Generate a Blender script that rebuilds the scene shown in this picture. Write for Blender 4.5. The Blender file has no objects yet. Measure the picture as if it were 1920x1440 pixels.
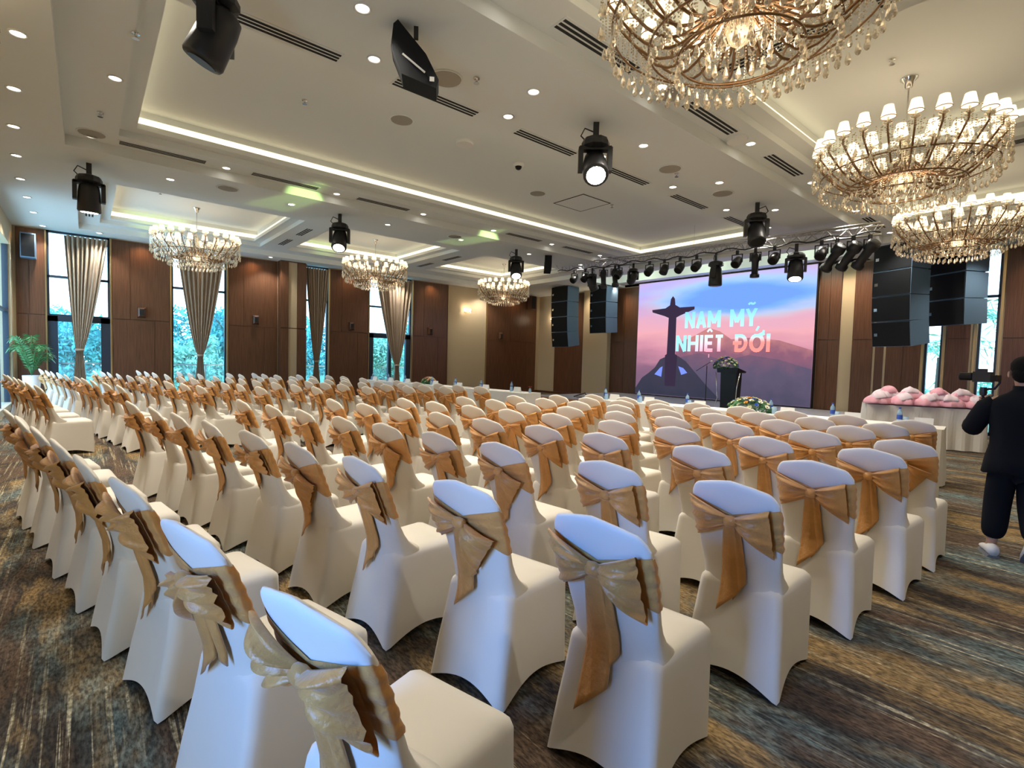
import bpy, math, random
from mathutils import Vector, Matrix
R = random.Random(7)
PI = math.pi
scene = bpy.context.scene
COL = scene.collection
# ------------------------------------------------------------------ camera, world, exposure, main lights
CAMH = 1.5
cam_d = bpy.data.cameras.new('camera'); cam_d.lens = 17.8125; cam_d.sensor_width = 36; cam_d.clip_start = .05; cam_d.clip_end = 200
cam = bpy.data.objects.new('camera', cam_d); COL.objects.link(cam)
rt = Vector((0.76539841, -0.64297239, 0.02741865)); up = Vector((0.01016016, 0.05467231, 0.99845266)); fw = Vector((0.64347654, 0.76393549, -0.0483788))
bk = -fw; up = bk.cross(rt).normalized(); rt = up.cross(bk).normalized()
cam.matrix_world = Matrix(((rt.x, up.x, bk.x, 0), (rt.y, up.y, bk.y, 0), (rt.z, up.z, bk.z, CAMH), (0, 0, 0, 1)))
scene.camera = cam
scene.view_settings.view_transform = 'Standard'; scene.view_settings.look = 'None'
scene.view_settings.exposure = EXPO = 0.63; scene.view_settings.gamma = 1; scene.view_settings.use_curve_mapping = False
cy = scene.cycles
cy.max_bounces = 6; cy.diffuse_bounces = 3; cy.glossy_bounces = 2; cy.transmission_bounces = 3; cy.transparent_max_bounces = 12
cy.caustics_reflective = False; cy.caustics_refractive = False; cy.sample_clamp_indirect = 3; cy.use_denoising = True
wd = bpy.data.worlds.new('sky'); scene.world = wd; wd.use_nodes = True
wn = wd.node_tree; bg = wn.nodes['Background']
tc = wn.nodes.new('ShaderNodeTexCoord'); sp = wn.nodes.new('ShaderNodeSeparateXYZ'); rp = wn.nodes.new('ShaderNodeValToRGB')
wn.links.new(tc.outputs['Generated'], sp.inputs[0]); wn.links.new(sp.outputs['Z'], rp.inputs[0]); wn.links.new(rp.outputs[0], bg.inputs[0])
rp.color_ramp.elements[0].position = 0; rp.color_ramp.elements[0].color = (.60, .80, 1, 1)
rp.color_ramp.elements[1].position = .7; rp.color_ramp.elements[1].color = (.32, .56, 1, 1)
bg.inputs[1].default_value = 4.5

def area(name, loc, rot, sx, sy, power, col):
    d = bpy.data.lights.new(name, 'AREA'); d.shape = 'RECTANGLE'; d.size = sx; d.size_y = sy; d.energy = power; d.color = col
    o = bpy.data.objects.new(name, d); o.location = loc; o.rotation_euler = rot; COL.objects.link(o); return o
# added cool area light behind the camera, tints the nearest chairs blue
al = area('cool_fill_rear', (-2.40, .95, 1.75), (0, -PI/2 + .22, 0), 1.0, 1.3, 12, (.03, .27, 1)); al.data.spread = math.radians(62)
SPOT_W = 92; WARM = (1, .93, .81)
spot_d = bpy.data.lights.new('downlight_lamp', 'SPOT'); spot_d.energy = SPOT_W; spot_d.color = WARM; spot_d.spot_size = math.radians(115); spot_d.spot_blend = .7; spot_d.shadow_soft_size = .04
CH_W = 20
pt_d = bpy.data.lights.new('chandelier_glow', 'POINT'); pt_d.energy = CH_W; pt_d.color = (1, .80, .56); pt_d.shadow_soft_size = .35

# ------------------------------------------------------------------ materials
def mat(name, col, rough=.6, metal=0, bump=0, bscale=40, var=0, vscale=6, sheen=0, stretch=None, spec=.5, trans=0):
    m = bpy.data.materials.new(name); m.use_nodes = True; n = m.node_tree; p = n.nodes['Principled BSDF']
    p.inputs['Roughness'].default_value = rough; p.inputs['Metallic'].default_value = metal
    p.inputs['Base Color'].default_value = (*col, 1)
    p.inputs['Specular IOR Level'].default_value = spec
    if sheen: p.inputs['Sheen Weight'].default_value = sheen
    if bump or var:
        t = n.nodes.new('ShaderNodeTexCoord'); mp = n.nodes.new('ShaderNodeMapping')
        n.links.new(t.outputs['Object'], mp.inputs[0])
        if stretch: mp.inputs['Scale'].default_value = stretch
    if bump:
        ns = n.nodes.new('ShaderNodeTexNoise'); ns.inputs['Scale'].default_value = bscale; ns.inputs['Detail'].default_value = 4
        b = n.nodes.new('ShaderNodeBump'); b.inputs['Strength'].default_value = bump; b.inputs['Distance'].default_value = .01
        n.links.new(mp.outputs[0], ns.inputs['Vector']); n.links.new(ns.outputs[0], b.inputs['Height']); n.links.new(b.outputs[0], p.inputs['Normal'])
    if var:
        ns = n.nodes.new('ShaderNodeTexNoise'); ns.inputs['Scale'].default_value = vscale; ns.inputs['Detail'].default_value = 5
        r = n.nodes.new('ShaderNodeValToRGB'); r.color_ramp.elements[0].position = .3; r.color_ramp.elements[1].position = .7
        r.color_ramp.elements[0].color = (*[c*(1-var) for c in col], 1); r.color_ramp.elements[1].color = (*[min(1, c*(1+var)) for c in col], 1)
        n.links.new(mp.outputs[0], ns.inputs['Vector']); n.links.new(ns.outputs[0], r.inputs[0]); n.links.new(r.outputs[0], p.inputs['Base Color'])
    return m
def emis(name, col, s):
    m = bpy.data.materials.new(name); m.use_nodes = True; n = m.node_tree; n.nodes.clear()
    e = n.nodes.new('ShaderNodeEmission'); e.inputs[0].default_value = (*col, 1); e.inputs[1].default_value = s
    o = n.nodes.new('ShaderNodeOutputMaterial'); n.links.new(e.outputs[0], o.inputs[0]); return m
def clear(name, col, t=.7, rough=.05, metal=0):
    m = bpy.data.materials.new(name); m.use_nodes = True; n = m.node_tree; p = n.nodes['Principled BSDF']
    p.inputs['Base Color'].default_value = (*col, 1); p.inputs['Roughness'].default_value = rough; p.inputs['Metallic'].default_value = metal
    tr = n.nodes.new('ShaderNodeBsdfTransparent'); mx = n.nodes.new('ShaderNodeMixShader'); mx.inputs[0].default_value = 1-t
    tr.inputs[0].default_value = (*[.5+.5*c for c in col], 1)
    n.links.new(tr.outputs[0], mx.inputs[1]); n.links.new(p.outputs[0], mx.inputs[2]); n.links.new(mx.outputs[0], n.nodes['Material Output'].inputs[0]); return m
M = {}
M['cover'] = mat('stretch_cover', (.80, .745, .65), .75, bump=.05, bscale=12, sheen=.15)
M['sash'] = mat('satin_sash', (.62, .295, .078), .40, bump=.5, bscale=45, var=.12, vscale=9, sheen=.3)
M['ceil'] = mat('ceiling_plaster', (.80, .825, .80), .9)
M['wood'] = mat('walnut_panel', (.115, .050, .025), .38, var=.30, vscale=5, stretch=(9, 9, .35), spec=.4)
M['wood2'] = mat('walnut_panel_dark', (.085, .036, .018), .4, var=.3, vscale=5, stretch=(9, 9, .35))
M['beige'] = mat('beige_wallpaper', (.50, .40, .26), .8, bump=.1, bscale=80)
M['brass'] = mat('brass_trim', (.50, .36, .17), .35, metal=1)
M['chrome'] = mat('chrome', (.75, .74, .72), .15, metal=1)
M['black'] = mat('black_metal', (.012, .012, .014), .45)
M['blackgloss'] = mat('black_gloss', (.005, .0045, .005), .35, spec=.25)
M['spk'] = mat('speaker_black', (.005, .006, .008), .7, bump=.3, bscale=200, spec=.25)
M['spk_bluelit'] = mat('speaker_side_bluelit', (.12, .20, .30), .6)  # blue window light on black cabinets put into the side colour
M['frame'] = mat('dark_window_frame', (.02, .035, .06), .4)
M['cloth'] = mat('white_tablecloth', (.80, .76, .70), .8, bump=.1, bscale=10)
M['curtain'] = mat('taupe_curtain', (.40, .31, .225), .85, sheen=.3)
M['white'] = mat('white_card', (.85, .84, .80), .6)
M['pot'] = mat('white_planter', (.75, .75, .76), .35)
M['leaf'] = mat('leaf_green', (.05, .20, .06), .5, var=.4, vscale=8)
M['ceilgrey'] = mat('speaker_grille', (.33, .30, .25), .8)
M['slot'] = mat('vent_slot_black', (.006, .006, .006), .8)
M['arm'] = mat('antique_gold_arm', (.26, .15, .075), .32, metal=.85)
M['shade'] = emis('lamp_shade_lit', (1, .78, .48), 1.6)
M['strip'] = emis('cove_led_strip', (1, .84, .54), 1.35)
M['lens'] = emis('downlight_lens', (1, .93, .82), 9)
M['beam'] = emis('stage_light_lens', (1, .97, .82), 14)
M['bulb'] = emis('sconce_bulb', (1, .85, .6), 8)
M['crystal'] = clear('crystal_glass', (1, .93, .80), .38, .12, .8)
M['glass'] = clear('window_glass', (.75, .95, 1), .93, .02)
M['bottle'] = clear('clear_plastic', (.55, .78, .95), .55, .1)
M['blue'] = mat('blue_label', (.03, .08, .4), .5)
M['tulle'] = mat('pink_tulle', (.85, .42, .50), .8, bump=.5, bscale=14)
M['tulle2'] = mat('white_tulle', (.85, .70, .76), .8, bump=.5, bscale=14)
M['blackcloth'] = mat('black_cloth', (.004, .005, .008), .9, spec=.2)
M['skin'] = mat('skin', (.45, .25, .16), .55)
M['hair'] = mat('black_hair', (.004, .0035, .0035), .75, bump=.6, bscale=120, spec=.15)
M['shoe'] = mat('white_shoe', (.72, .70, .66), .6)
M['sole'] = mat('grey_sole', (.16, .16, .17), .8)
M['terrace'] = mat('terrace_stone', (.5, .5, .48), .8)
M['stagewood'] = mat('stage_front_laminate', (.50, .22, .09), .45, var=.15, stretch=(1, 1, 8))
M['stagetop'] = mat('stage_top_vinyl', (.45, .46, .52), .25)
M['truss'] = mat('aluminium_truss', (.55, .55, .55), .35, metal=1)
FLW = [mat('petal_white', (.80, .78, .62), .6), mat('petal_blue', (.02, .08, .45), .6), mat('petal_orange', (.80, .35, .05), .6), mat('petal_peach', (.85, .45, .30), .6), mat('petal_cream', (.80, .80, .45), .6), mat('petal_red', (.4, .02, .03), .6)]
M['treeleaf_hazed'] = mat('tree_leaf_hazed', (.12, .52, .50), .6, var=.6, vscale=1.2)  # teal cast of bright outdoor haze painted into the leaves
M['treeleaf_hazed2'] = mat('tree_leaf_light', (.36, .72, .50), .6, var=.5, vscale=1.5)
M['bark'] = mat('bark', (.12, .10, .08), .9)
M['grass'] = mat('grass', (.06, .22, .10), .9, var=.4)

def carpet():
    m = bpy.data.materials.new('patterned_carpet'); m.use_nodes = True; n = m.node_tree; p = n.nodes['Principled BSDF']
    p.inputs['Roughness'].default_value = .95; p.inputs['Specular IOR Level'].default_value = .25
    t = n.nodes.new('ShaderNodeTexCoord')
    def noise(scale, st, det=4, dist=0, rough=.6):
        mp = n.nodes.new('ShaderNodeMapping'); mp.inputs['Scale'].default_value = st
        ns = n.nodes.new('ShaderNodeTexNoise'); ns.inputs['Scale'].default_value = scale; ns.inputs['Detail'].default_value = det; ns.inputs['Distortion'].default_value = dist; ns.inputs['Roughness'].default_value = rough
        n.links.new(t.outputs['Object'], mp.inputs[0]); n.links.new(mp.outputs[0], ns.inputs['Vector']); return ns.outputs[0]
    def ramp(src, els):
        r = n.nodes.new('ShaderNodeValToRGB'); cr = r.color_ramp
        while len(cr.elements) < len(els): cr.elements.new(.5)
        for e, (ps, c) in zip(cr.elements, els): e.position = ps; e.color = (*c, 1)
        n.links.new(src, r.inputs[0]); return r.outputs[0]
    def mix(f, a, b):
        x = n.nodes.new('ShaderNodeMix'); x.data_type = 'RGBA'; n.links.new(f, x.inputs[0]); n.links.new(a, x.inputs[6]); n.links.new(b, x.inputs[7]); return x.outputs[2]
    K = (0, 0, 0); W = (1, 1, 1)
    base = ramp(noise(1.1, (1.6, .45, 1), 6, .3), [(.34, (.035, .025, .019)), (.44, (.12, .078, .05)), (.50, (.042, .036, .031)), (.57, (.28, .18, .075)), (.66, (.07, .06, .048))])
    teal = ramp(noise(.9, (1.7, .6, 1), 5, .2), [(.49, K), (.65, W)])
    tc_ = ramp(noise(30, (1, .4, 1), 2), [(.35, (.045, .06, .06)), (.65, (.20, .27, .26))])
    a = mix(teal, base, tc_)
    line = ramp(noise(1, (34, .6, 1), 3, 0, .7), [(.56, K), (.62, W)])
    patch = ramp(noise(.8, (1.2, .9, 1), 2), [(.40, K), (.56, (.85, .85, .85))])
    lm = n.nodes.new('ShaderNodeMath'); lm.operation = 'MULTIPLY'; n.links.new(line, lm.inputs[0]); n.links.new(patch, lm.inputs[1])
    lc = ramp(noise(40, (1, 1, 1), 2), [(.4, (.30, .25, .15)), (.6, (.62, .55, .38))])
    b = mix(lm.outputs[0], a, lc)
    spk = ramp(noise(55, (1.5, .45, 1), 4), [(.38, (.35, .35, .35)), (.62, (1.7, 1.7, 1.7))])
    mu = n.nodes.new('ShaderNodeMix'); mu.data_type = 'RGBA'; mu.blend_type = 'MULTIPLY'; mu.inputs[0].default_value = .8
    n.links.new(b, mu.inputs[6]); n.links.new(spk, mu.inputs[7]); n.links.new(mu.outputs[2], p.inputs['Base Color'])
    bp = n.nodes.new('ShaderNodeBump'); bp.inputs['Strength'].default_value = .4; bp.inputs['Distance'].default_value = .006
    n.links.new(noise(160, (1, 1, 1), 2), bp.inputs['Height']); n.links.new(bp.outputs[0], p.inputs['Normal'])
    return m
M['carpet'] = carpet()

# ------------------------------------------------------------------ geometry helpers
class G:
    def __init__(s): s.v = []; s.f = []
    def box(s, x0, x1, y0, y1, z0, z1):
        b = len(s.v)
        s.v += [(x0, y0, z0), (x1, y0, z0), (x1, y1, z0), (x0, y1, z0), (x0, y0, z1), (x1, y0, z1), (x1, y1, z1), (x0, y1, z1)]
        s.f += [tuple(b+i for i in q) for q in ((3, 2, 1, 0), (4, 5, 6, 7), (0, 1, 5, 4), (1, 2, 6, 5), (2, 3, 7, 6), (3, 0, 4, 7))]; return s
    def quad(s, *p):
        b = len(s.v); s.v += [tuple(q) for q in p]; s.f.append(tuple(range(b, b+len(p)))); return s
    def ring(s, pts): b = len(s.v); s.v += [tuple(p) for p in pts]; return b
    def loft(s, rings, cap0=True, cap1=True, closed=True):
        n = len(rings[0]); bs = [s.ring(r) for r in rings]
        for a, b in zip(bs, bs[1:]):
            for i in range(n if closed else n-1):
                j = (i+1) % n; s.f.append((a+i, a+j, b+j, b+i))
        if cap0: s.f.append(tuple(bs[0]+i for i in reversed(range(n))))
        if cap1: s.f.append(tuple(bs[-1]+i for i in range(n)))
        return s
    def lathe(s, prof, n=16, c=(0, 0, 0), axis='z', cap0=True, cap1=True):
        rs = []
        for r, z in prof:
            ring = []
            for i in range(n):
                a = 2*PI*i/n; p = (r*math.cos(a), r*math.sin(a), z)
                if axis == 'x': p = (z, p[0], p[1])
                if axis == 'y': p = (p[1], z, p[0])
                ring.append((p[0]+c[0], p[1]+c[1], p[2]+c[2]))
            rs.append(ring)
        return s.loft(rs, cap0, cap1)
    def tube(s, path, r, n=6, caps=True):
        P = [Vector(p) for p in path]; rs = []; u = None
        rr = r if isinstance(r, (list, tuple)) else [r]*len(P)
        for i, p in enumerate(P):
            t = (P[min(i+1, len(P)-1)]-P[max(i-1, 0)]).normalized()
            if u is None: u = t.orthogonal().normalized()
            u = (u-t*u.dot(t)).normalized(); w = t.cross(u)
            rs.append([p+(u*math.cos(2*PI*k/n)+w*math.sin(2*PI*k/n))*rr[i] for k in range(n)])
        return s.loft(rs, caps, caps)
    def blob(s, c, rx, ry, rz, n=10, m=6, j=0):
        rs = []
        for k in range(1, m):
            a = PI*k/m; rs.append([(c[0]+rx*math.sin(a)*math.cos(2*PI*i/n)*(1+R.uniform(-j, j)), c[1]+ry*math.sin(a)*math.sin(2*PI*i/n)*(1+R.uniform(-j, j)), c[2]-rz*math.cos(a)) for i in range(n)])
        return s.loft(rs)
    def xf(s, M4, start=0):
        s.v[start:] = [tuple(M4 @ Vector(p)) for p in s.v[start:]]; return s
    def mesh(s, name, m, smooth=False):
        me = bpy.data.meshes.new(name); me.from_pydata([tuple(p) for p in s.v], [], s.f)
        if m: me.materials.append(m)
        if smooth: me.polygons.foreach_set('use_smooth', [True]*len(me.polygons))
        me.update(); return me
    def obj(s, name, m, parent=None, smooth=False, loc=None, rot=None, **kw):
        o = bpy.data.objects.new(name, s.mesh(name, m, smooth)); COL.objects.link(o)
        if parent: o.parent = parent
        if loc: o.location = loc
        if rot: o.rotation_euler = rot
        for k, v in kw.items(): o[k] = v
        return o
def inst(name, me, parent, loc=(0, 0, 0), rot=(0, 0, 0), sc=None):
    o = bpy.data.objects.new(name, me); COL.objects.link(o); o.parent = parent; o.location = loc; o.rotation_euler = rot
    if sc: o.scale = sc
    return o
def thing(name, label, cat, loc=(0, 0, 0), rotz=0, group=None):
    o = bpy.data.objects.new(name, None); COL.objects.link(o); o.empty_display_size = .1
    o.location = loc; o.rotation_euler = (0, 0, rotz); o['label'] = label; o['category'] = cat
    if group: o['group'] = group
    return o
def tag(o, label, cat, group=None):
    o['label'] = label; o['category'] = cat
    if group: o['group'] = group
    return o
def dup(root, loc, rotz=None, label=None, group=None):
    def cp(o, par):
        c = o.copy(); COL.objects.link(c)
        if par: c.parent = par; c.matrix_parent_inverse = o.matrix_parent_inverse
        for ch in o.children: cp(ch, c)
        return c
    r = cp(root, None); r.location = loc
    if rotz is not None: r.rotation_euler = (0, 0, rotz)
    if label: r['label'] = label
    if group: r['group'] = group
    return r
def struct(o): o['kind'] = 'structure'; return o
ORD = ['first', 'second', 'third', 'fourth', 'fifth', 'sixth', 'seventh', 'eighth', 'ninth', 'tenth', 'eleventh', 'twelfth']

# ------------------------------------------------------------------ ceiling
L0, L1, LM, L2 = 4.45, 4.6, 4.7, 5.0
XA, XB, YA, YB = -2.45, 16.4, -2.6, 17.6
def plate(g, x0, x1, y0, y1, z, holes=()):
    xs = sorted({x0, x1, *[h[0] for h in holes], *[h[1] for h in holes]}); ys = sorted({y0, y1, *[h[2] for h in holes], *[h[3] for h in holes]})
    for a, b in zip(xs, xs[1:]):
        for c, d in zip(ys, ys[1:]):
            mx, my = (a+b)/2, (c+d)/2
            if any(h[0] < mx < h[1] and h[2] < my < h[3] for h in holes): continue
            g.quad((a, c, z), (a, d, z), (b, d, z), (b, c, z))
def sides(g, h, z0, z1):
    x0, x1, y0, y1 = h; P = [(x0, y0), (x1, y0), (x1, y1), (x0, y1)]
    for i in range(4):
        a, b = P[i], P[(i+1) % 4]; g.quad((*a, z0), (*b, z0), (*b, z1), (*a, z1))
def grow(h, d): return (h[0]-d, h[1]+d, h[2]-d, h[3]+d)
cg = G(); strips = []
main = (-.2, 13.4, 4.62, 10.02); winr = (-.1, 13.4, 11.35, 16.75); rightr = (-1.5, 14.3, -2.2, 3.66); stg = (13.95, 16.3, 4.4, 12.6)
plate(cg, XA, XB, YA, YB, L0, [main, winr, rightr, stg])
coff = {main: [(.6, 12.75, 5.72, 9.32)], winr: [(.5, 3.75, 12.55, 16.15), (4.85, 8.1, 12.55, 16.0), (9.45, 12.6, 12.55, 15.8)], rightr: [(1.25, 4.75, -.1, 3.0), (5.6, 9.15, -.1, 3.0), (10.0, 13.4, -.1, 3.0)]}
for out, cs in coff.items():
    sides(cg, out, L0, L1); plate(cg, *out, L1, [grow(c, .2) for c in cs])
    for c in cs:
        a = grow(c, .2); sides(cg, a, L1, LM); plate(cg, *a, LM, [c]); sides(cg, c, LM, LM+.08)
        w = grow(c, .10); plate(cg, *w, LM+.08, [c]); sides(cg, w, LM+.08, L2); plate(cg, *w, L2); strips.append(w)
sides(cg, stg, L0, 5.15); plate(cg, *stg, 5.15)
ceiling = struct(cg.obj('ceiling', M['ceil']))
for w in strips:
    x0, x1, y0, y1 = grow(w, -.006)
    for a, b in (((x0, y0), (x1, y0)), ((x1, y0), (x1, y1)), ((x1, y1), (x0, y1)), ((x0, y1), (x0, y0))):
        g = G(); z0, z1 = LM+.085, LM+.20
        g.quad((*a, z0), (*b, z0), (*b, z1), (*a, z1)).obj('light_strip', M['strip'], ceiling)
# ------------------------------------------------------------------ floor
fl = G().quad((XA, YA, 0), (XB, YA, 0), (XB, YB, 0), (XA, YB, 0)); struct(fl.obj('floor', M['carpet']))

# ------------------------------------------------------------------ walls
YW = 17.5; XE = 16.3
def wallseg(g, a, b, axis, pos, z0, z1, th=.25):
    if axis == 'y': g.box(a, b, pos, pos+th, z0, z1)
    else: g.box(pos, pos+th, a, b, z0, z1)
def panel(parent, a, b, axis, pos, z0, z1, m, name='wood_panel', d=.03):
    g = G(); e = .005
    if axis == 'y': g.box(a+e, b-e, pos-d, pos-.001, z0+e, z1-e)
    else: g.box(pos-d, pos-.001, a+e, b-e, z0+e, z1-e)
    return g.obj(name, M[m] if isinstance(m, str) else m, parent)
wl = G(); edges = [(-1.35, -.74, 0), (.52, 1.90, 0), (3.30, 5.56, 0), (6.40, 7.88, 0), (9.60, 16.55, 0)]
for a, b, _ in edges: wallseg(wl, a, b, 'y', YW, 0, L0)
wall_left = struct(wl.obj('wall_left', M['beige']))
def woodzone(par, a, b, axis, pos, fr=(.3, .72)):
    w = b-a
    panel(par, a, b, axis, pos, .1, L0-.02, 'wood2', 'backing_board', .014)
    if w < .5: cuts_u = cuts_l = [a, b]
    else: cuts_u = [a, a+w*fr[0], b]; cuts_l = [a, a+w*fr[1], b]
    for p, q in zip(cuts_u, cuts_u[1:]): panel(par, p, q, axis, pos, 2.31, L0-.03, 'wood')
    for p, q in zip(cuts_l, cuts_l[1:]): panel(par, p, q, axis, pos, .1, 2.3, 'wood')
woodzone(wall_left, -1.3, -.76, 'y', YW, (.45, .4)); woodzone(wall_left, .56, 1.86, 'y', YW); woodzone(wall_left, 3.34, 4.74, 'y', YW)
woodzone(wall_left, 6.44, 7.84, 'y', YW); woodzone(wall_left, 9.66, 11.22, 'y', YW); woodzone(wall_left, 13.22, 16.1, 'y', YW, (.45, .8))
for x in (-.75, .54, 1.88, 3.32, 6.42, 7.86, 9.63, 11.24, 13.2): panel(wall_left, x-.02, x+.02, 'y', YW, .1, L0-.03, 'brass', 'brass_strip', .045)
# boxed column between the second and third window
cc = G().box(4.77, 5.54, 17.2, 17.5, 0, L0); col = struct(cc.obj('trim_1', M['wood2']))
for z0, z1 in ((.1, 2.3), (2.32, L0-.03)):
    panel(col, 4.75, 5.0, 'y', 17.2, z0, z1, 'wood', d=.05); panel(col, 5.0, 5.27, 'y', 17.2, z0, z1, 'beige', 'beige_panel', .02); panel(col, 5.27, 5.56, 'y', 17.2, z0, z1, 'wood', d=.05)
# end wall
we = G()
segs = [(-2.6, 1.80), (2.16, 2.80), (3.15, 17.75)]
for a, b in segs: wallseg(we, a, b, 'x', XE, 0, 5.3)
wall_front = struct(we.obj('wall_front', M['beige']))
for a, b in ((14.6, 16.4), (11.85, 13.2), (5.05, 5.62), (4.25, 4.74), (3.2, 3.95), (2.28, 2.72), (.2, 1.72), (-1.4, .15)): woodzone(wall_front, a, b, 'x', XE, (.5, .5) if b-a < 1.5 else (.35, .35))
for y in (1.76, 2.2, 2.76, 3.18): panel(wall_front, y-.03, y+.03, 'x', XE, .1, L0-.03, 'brass', 'brass_strip', .045)
panel(wall_front, 4.0, 4.2, 'x', XE+.0, .1, L0-.03, 'wood2', 'wood_panel', .012)
pc = G().box(XE-.25, XE, 13.2, 14.5, 0, L0); struct(pc.obj('trim_2', M['beige']))
# soffit beam over the screen
struct(G().box(15.7, 16.3, 4.4, 12.6, 4.54, 5.15).obj('trim_3', M['ceil']))
# short side wall with tall glazing at the far left
ws = G(); ws.box(-1.6, -1.35, 17.05, 17.75, 0, L0); ws.box(-1.6, -1.35, 12.9, 13.6, 0, L0); ws.box(-1.6, -1.35, 13.6, 17.05, 3.9, L0); ws.box(-1.6, -1.35, 13.6, 17.05, 0, .15); ws.box(-2.45, -1.6, 12.9, 13.1, 0, L0)
wall_side = struct(ws.obj('wall_side', M['beige']))
sw = struct(G().box(-1.47, -1.44, 13.6, 17.05, .15, 3.9).obj('window_7', M['glass']))
for y in (13.6, 15.3, 17.0): G().box(-1.5, -1.4, y, y+.05, .15, 3.9).obj('window_frame', M['frame'], sw)
G().box(-1.5, -1.4, 13.6, 17.05, 2.3, 2.36).obj('window_frame', M['frame'], sw)
struct(G().box(XA-.2, XB+.2, YA-.2, YA, 0, L0).obj('wall_right', M['beige']))
wb = G(); wb.box(XA-.2, XA, YA, .3, 0, L0); wb.box(XA-.2, XA, 1.6, 13.1, 0, L0); wb.box(XA-.2, XA, .3, 1.6, 2.3, L0); struct(wb.obj('wall_back', M['beige']))  # unseen rear opening, added to go with the cool fill light
# baseboards
struct(G().box(XA, XE, YA, YA+.02, 0, .1).obj('baseboard_right', M['wood2']))
bl = G()
for a, b, _ in edges: bl.box(a, b, YW-.035, YW, 0, .1)
struct(bl.obj('baseboard_left', M['wood2']))
bf = G()
for a, b in segs: bf.box(XE-.04, XE, a, b, 0, .1)
struct(bf.obj('baseboard_front', M['wood2']))
# ------------------------------------------------------------------ windows on the left wall and the end wall
def window(n, a, b, axis, door):
    w = struct(G().box(a, b, YW+.10, YW+.112, .05, L0).obj('window_%d' % n, M['glass']) if axis == 'y' else G().box(XE+.10, XE+.112, a, b, .05, L0).obj('window_%d' % n, M['glass']))
    def bar(p, q, z0, z1, d=.05):
        (G().box(p, q, YW+.10-d, YW+.10+d, z0, z1) if axis == 'y' else G().box(XE+.10-d, XE+.10+d, p, q, z0, z1)).obj('window_frame', M['frame'], w)
    bar(a, a+.05, 0, L0); bar(b-.05, b, 0, L0); bar(a, b, 3.27, 3.33); bar(a, b, L0-.05, L0)
    if door:
        bar(a, b, 2.16, 2.34, .06); bar(a, a+.2, 0, 2.3, .06); bar(b-.2, b, 0, 2.3, .06); bar(a, b, 0, .12, .06)
        if b-a > 1.5: bar((a+b)/2-.06, (a+b)/2+.06, 0, 2.3, .06)
    else: bar(a, b, 0, .08)
window(1, -.74, .52, 'y', True); window(2, 1.90, 3.30, 'y', False); window(3, 5.56, 6.40, 'y', False); window(4, 7.88, 9.60, 'y', True)
window(5, 2.80, 3.15, 'x', False); window(6, 1.80, 2.16, 'x', False)
# ------------------------------------------------------------------ curtains gathered by a tie
def curtain(xl, xr, xt, zt, label):
    t = thing('curtain', label, 'curtain', ((xl+xr)/2, 17.33, 0), 0, 'tied taupe curtains along the window wall'); c = (xl+xr)/2
    n, m = 90, 26; rs = []
    for j in range(m+1):
        z = .03+(L0-.10-.03)*j/m
        if z > zt: k = (z-zt)/(L0-zt); k = k**.75; a = xt-.07+(xl-(xt-.07))*k; b = xt+.07+(xr-(xt+.07))*k; am = .02+.055*k
        else: k = (zt-z)/zt; k = min(1, k*1.5); a = xt-.07-.07*k; b = xt+.07+.07*k; am = .02+.02*k
        rs.append([(a+(b-a)*i/n-c, am*math.sin(2*PI*i/n*9+.6*math.sin(i)) , z) for i in range(n+1)])
    G().loft(rs, False, False, False).obj('drape', M['curtain'], t, True)
    G().lathe([(.085, zt-.03), (.09, zt), (.085, zt+.03)], 14, (xt-c, 0, 0)).obj('tie_band', M['curtain'], t, True)
curtain(-.40, .50, -.12, 1.44, 'taupe tied curtain at the leftmost window beside the potted palm')
curtain(2.0, 3.24, 2.58, 1.36, 'taupe tied curtain at the second window from the left')
curtain(5.58, 6.36, 5.95, 1.25, 'taupe tied curtain at the narrow third window beside the boxed column')
curtain(8.05, 9.56, 8.93, 1.16, 'taupe tied curtain at the fourth window nearest the sconce')
# curtain rail pelmet glow: warm lamps hidden in the slot above the wood panels are seen as a warm wash
for x in (-1.0, 1.2, 2.6, 4.0, 7.1, 8.8, 10.4, 14.6):
    d = bpy.data.lights.new('wall_wash_spot', 'SPOT'); d.energy = 16; d.color = (1, .62, .32); d.spot_size = 2.4; d.spot_blend = 1; d.shadow_soft_size = .05
    o = bpy.data.objects.new('wall_wash_spot', d); o.location = (x, 17.25, L0-.04); COL.objects.link(o)

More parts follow.
